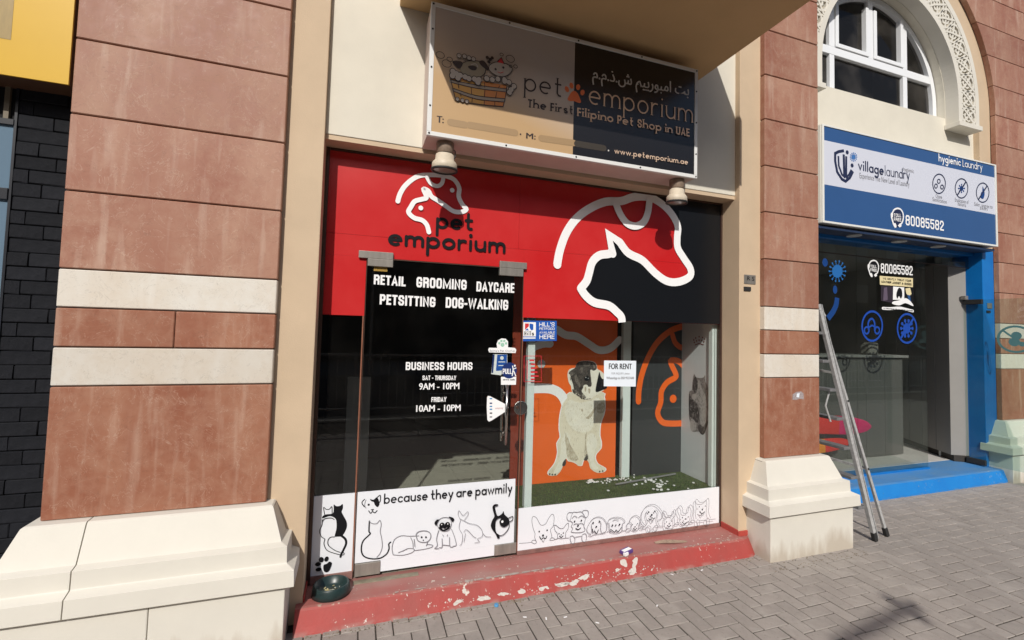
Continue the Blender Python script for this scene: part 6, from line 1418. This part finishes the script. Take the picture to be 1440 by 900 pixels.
for a, b in zip(q[:-1], q[1:]): g.tube(a, b, .008, 8)
g.obj('locking_strap', M_alu, ld)

# ================================================================== LEFT NEIGHBOUR
YN = .20
nb = thing('black_brick_shop', 'neighbouring shop wall of matt black bricks at the left edge', 'building', (-2.2, YN, 0))
M_bbr = mat('black_painted_brick', (.009, .010, .013, 1), .75, spec=.15, col2=(.014, .015, .019, 1), nscale=20, bump=.8, bscale=35, objrand=.25)
M_bj = mat('black_joint', (.008, .008, .009, 1), .9)
wx = xz(24, 180, YN)[0]
part('backing', nb, M_bj, (-4.2, -1.49, YN+.014, .60, 0, 7.3))
bh = .0765; bl = .245; bm_ = G(); bm_.box(.002, bl-.002, 0, .05, .0018, bh-.0018)
bmv = []
for s_ in range(4):
    me = bm_.mesh('brick', M_bbr, bevel=.004, seg=1)
    rr = random.Random(s_)
    for v in me.vertices: v.co.y += rr.uniform(-.0025, .0025); v.co.z += rr.uniform(-.0012, .0012)
    bmv.append(me)
nbr = 0; wtop, wbot = 2.80, 1.55
half = G(); half.box(.002, .12, 0, .05, .0018, bh-.0018); mh = half.mesh('brick', M_bbr, bevel=.004, seg=1)
for r_i in range(0, 42):
    z = .0+bh*r_i
    if z > 3.06: break
    off = (r_i*.37 % 1)*bl
    x = -1.492
    xs2 = [-1.492-off*.9] if off > .05 else []
    cur = -1.492
    first = off*.9 if off*.9 > .06 else bl
    widths = [first]+[bl]*9
    for wd in widths:
        x0 = cur-wd; lim = wx if z > .62 else -9
        if x0 < lim:
            wd = cur-lim
            if wd < .03: break
            x0 = lim
        if x0 < -2.6: break
        o = link('brick', bmv[r_i % 4] , nb); o.location = (x0, YN+rb.uniform(-.002, .002), z); o.scale = (wd/bl, 1, 1); nbr += 1
        cur = x0
        if x0 <= lim+.001: break
M_win = mat('window_black_frame', (.01, .012, .018, 1), .4)
nw = thing('side_window', 'neighbouring window with painted sky blue reflection left of the black bricks', 'window', (wx-.5, YN, .7))
zt2 = xz(10, 175, YN)[1]; zm = xz(10, 268, YN)[1]
part('pane', nw, mat('sky_reflection_glass', (.20, .30, .40, 1), .12, metal=.3, spec=.8, noise=.12, nscale=1.2), (wx-1.6, wx-.012, YN+.006, YN+.013, .66, zt2)); part('frame', nw, M_win, (wx-1.6, wx-.012, YN-.012, YN+.005, zm-.05, zm+.012), bevel=.002); part('frame', nw, M_win, (wx-.012, wx+.0, YN-.005, YN+.0139, .66, zt2+.24)); part('frame', nw, M_win, (wx-1.6, wx-.012, YN-.01, YN+.0139, zt2, zt2+.03))  # blue sky reflection painted into the base colour of the pane
M_gr = mat('grille_bar', (.16, .13, .09, 1), .6)
gr_ = thing('vent_grille', 'dark vertical bar grille above the neighbouring window', 'grille', (wx-.4, YN, zt2))
for k in range(16): part('bar', gr_, M_gr, (wx-.06-.06*k, wx-.06-.06*k+.022, YN-.005, YN+.012, zt2+.032, zt2+.24))
ys = thing('yellow_sign', 'plain yellow shop sign box at the top left corner', 'sign', (-2.2, -.0, 3.03))
M_yel = mat('yellow_panel', (.60, .36, .022, 1), .45, col2=(.64, .39, .025, 1), nscale=1.5, spec=.3)
YY = .03; xr_ = xz(96, 119, YY)[0]; zy = xz(96, 119, YY)[1]
part('face', ys, M_yel, (-4.0, xr_, YY, YY+.01, zy, 4.1)); part('box', ys, mat('sign_return_brown', (.10, .05, .03, 1), .5), (-4.0, xr_-.004, YY+.011, YN+.012, zy+.004, 4.1))
a = xz(20, 0, YY); b = xz(20, 57, YY)
A = Art(fy(YY), .001); M_brl = mat('bronze_letter', (.33, .22, .055, 1), .5, noise=.2, nscale=60, streak=True)
A.poly([(a[0]-.12, b[1]), (a[0], b[1]), (a[0], b[1]+.62), (a[0]-.12, b[1]+.62)], M_brl); A.obj('letter', ys)
g = G(); pp = [xz(28+i*12, 118+sin(i/5*pi)*3+i*2.0, YN-.02) for i in range(6)]
for p, q_ in zip(pp[:-1], pp[1:]): g.tube((p[0], YN-.02, p[1]), (q_[0], YN-.02, q_[1]), .004, 6)
g.obj('cable', M_ink, ys)

# ================================================================== STREET BEHIND THE CAMERA (seen only in reflections)
rl = thing('street_railing', 'metal guard railing along the kerb of the road', 'railing', (0, -5.75, 0), None)
M_rail = mat('railing_paint', (.30, .30, .30, 1), .5)
part('top_rail', rl, M_rail, (-16, 20, -5.72, -5.68, 1.20, 1.24)); part('bottom_rail', rl, M_rail, (-16, 20, -5.72, -5.68, .18, .21))
g = G()
for k in range(230): x = -16+k*.157; g.box(x, x+.016, -5.71, -5.69, .211, 1.199)
tag(g.obj('baluster', M_rail, rl), kind='stuff')
for k in range(19): part('rail_post', rl, M_rail, (-16+2*k, -15.95+2*k, -5.76, -5.722, 0, 1.26))
ob = thing('apartment_block', 'long shaded apartment block across the road', 'building', (0, -22, 0))
M_ob = mat('block_plaster', (.05, .045, .04, 1), .85, noise=.1, nscale=.5); M_ow = mat('block_window', (.02, .025, .03, 1), .2)
part('wall', ob, M_ob, (-45, 55, -34, -22, 0, 12.2)); 
ow = G(); ow.box(0, 1.5, 0, .06, 0, 1.5); owm = ow.mesh('window', M_ow)
for k in range(26):
    for f in range(3): o = link('window', owm, ob); o.location = (-44+3.8*k, -22+.0, 1.4+3.4*f); o.parent = ob; o.matrix_parent_inverse = Matrix.Translation(-ob.location)
# unseen pole and arms added to throw a shadow on the lower right paving
sp_ = on_z(1262, 852, 0)
k_ = 3.2/.8*1.0
lp = thing('shadow_caster', 'unseen pole with two crossing arms added to shade the paving', 'sign', (0, 0, 0))
bs = (on_z(1180, 905, 0).x-.39/.8*5.0, on_z(1180, 905, 0).y-5.0/.8+.87, 0)
part('pole', lp, M_rail, (bs[0]-.03, bs[0]+.03, bs[1]-.9, bs[1]-.84, 0, 5.02)); H_ = 5.0; up_ = lambda px, py: Vector((on_z(px, py, 0).x-.39/.8*H_, on_z(px, py, 0).y-1/.8*H_, H_))
for a, b, w_ in (((1180, 905), (1288, 850), .05), ((1244, 838), (1300, 872), .07)):
    g = G(); g.bar(up_(*a), up_(*b), w_, .05); g.obj('arm', M_rail, lp)
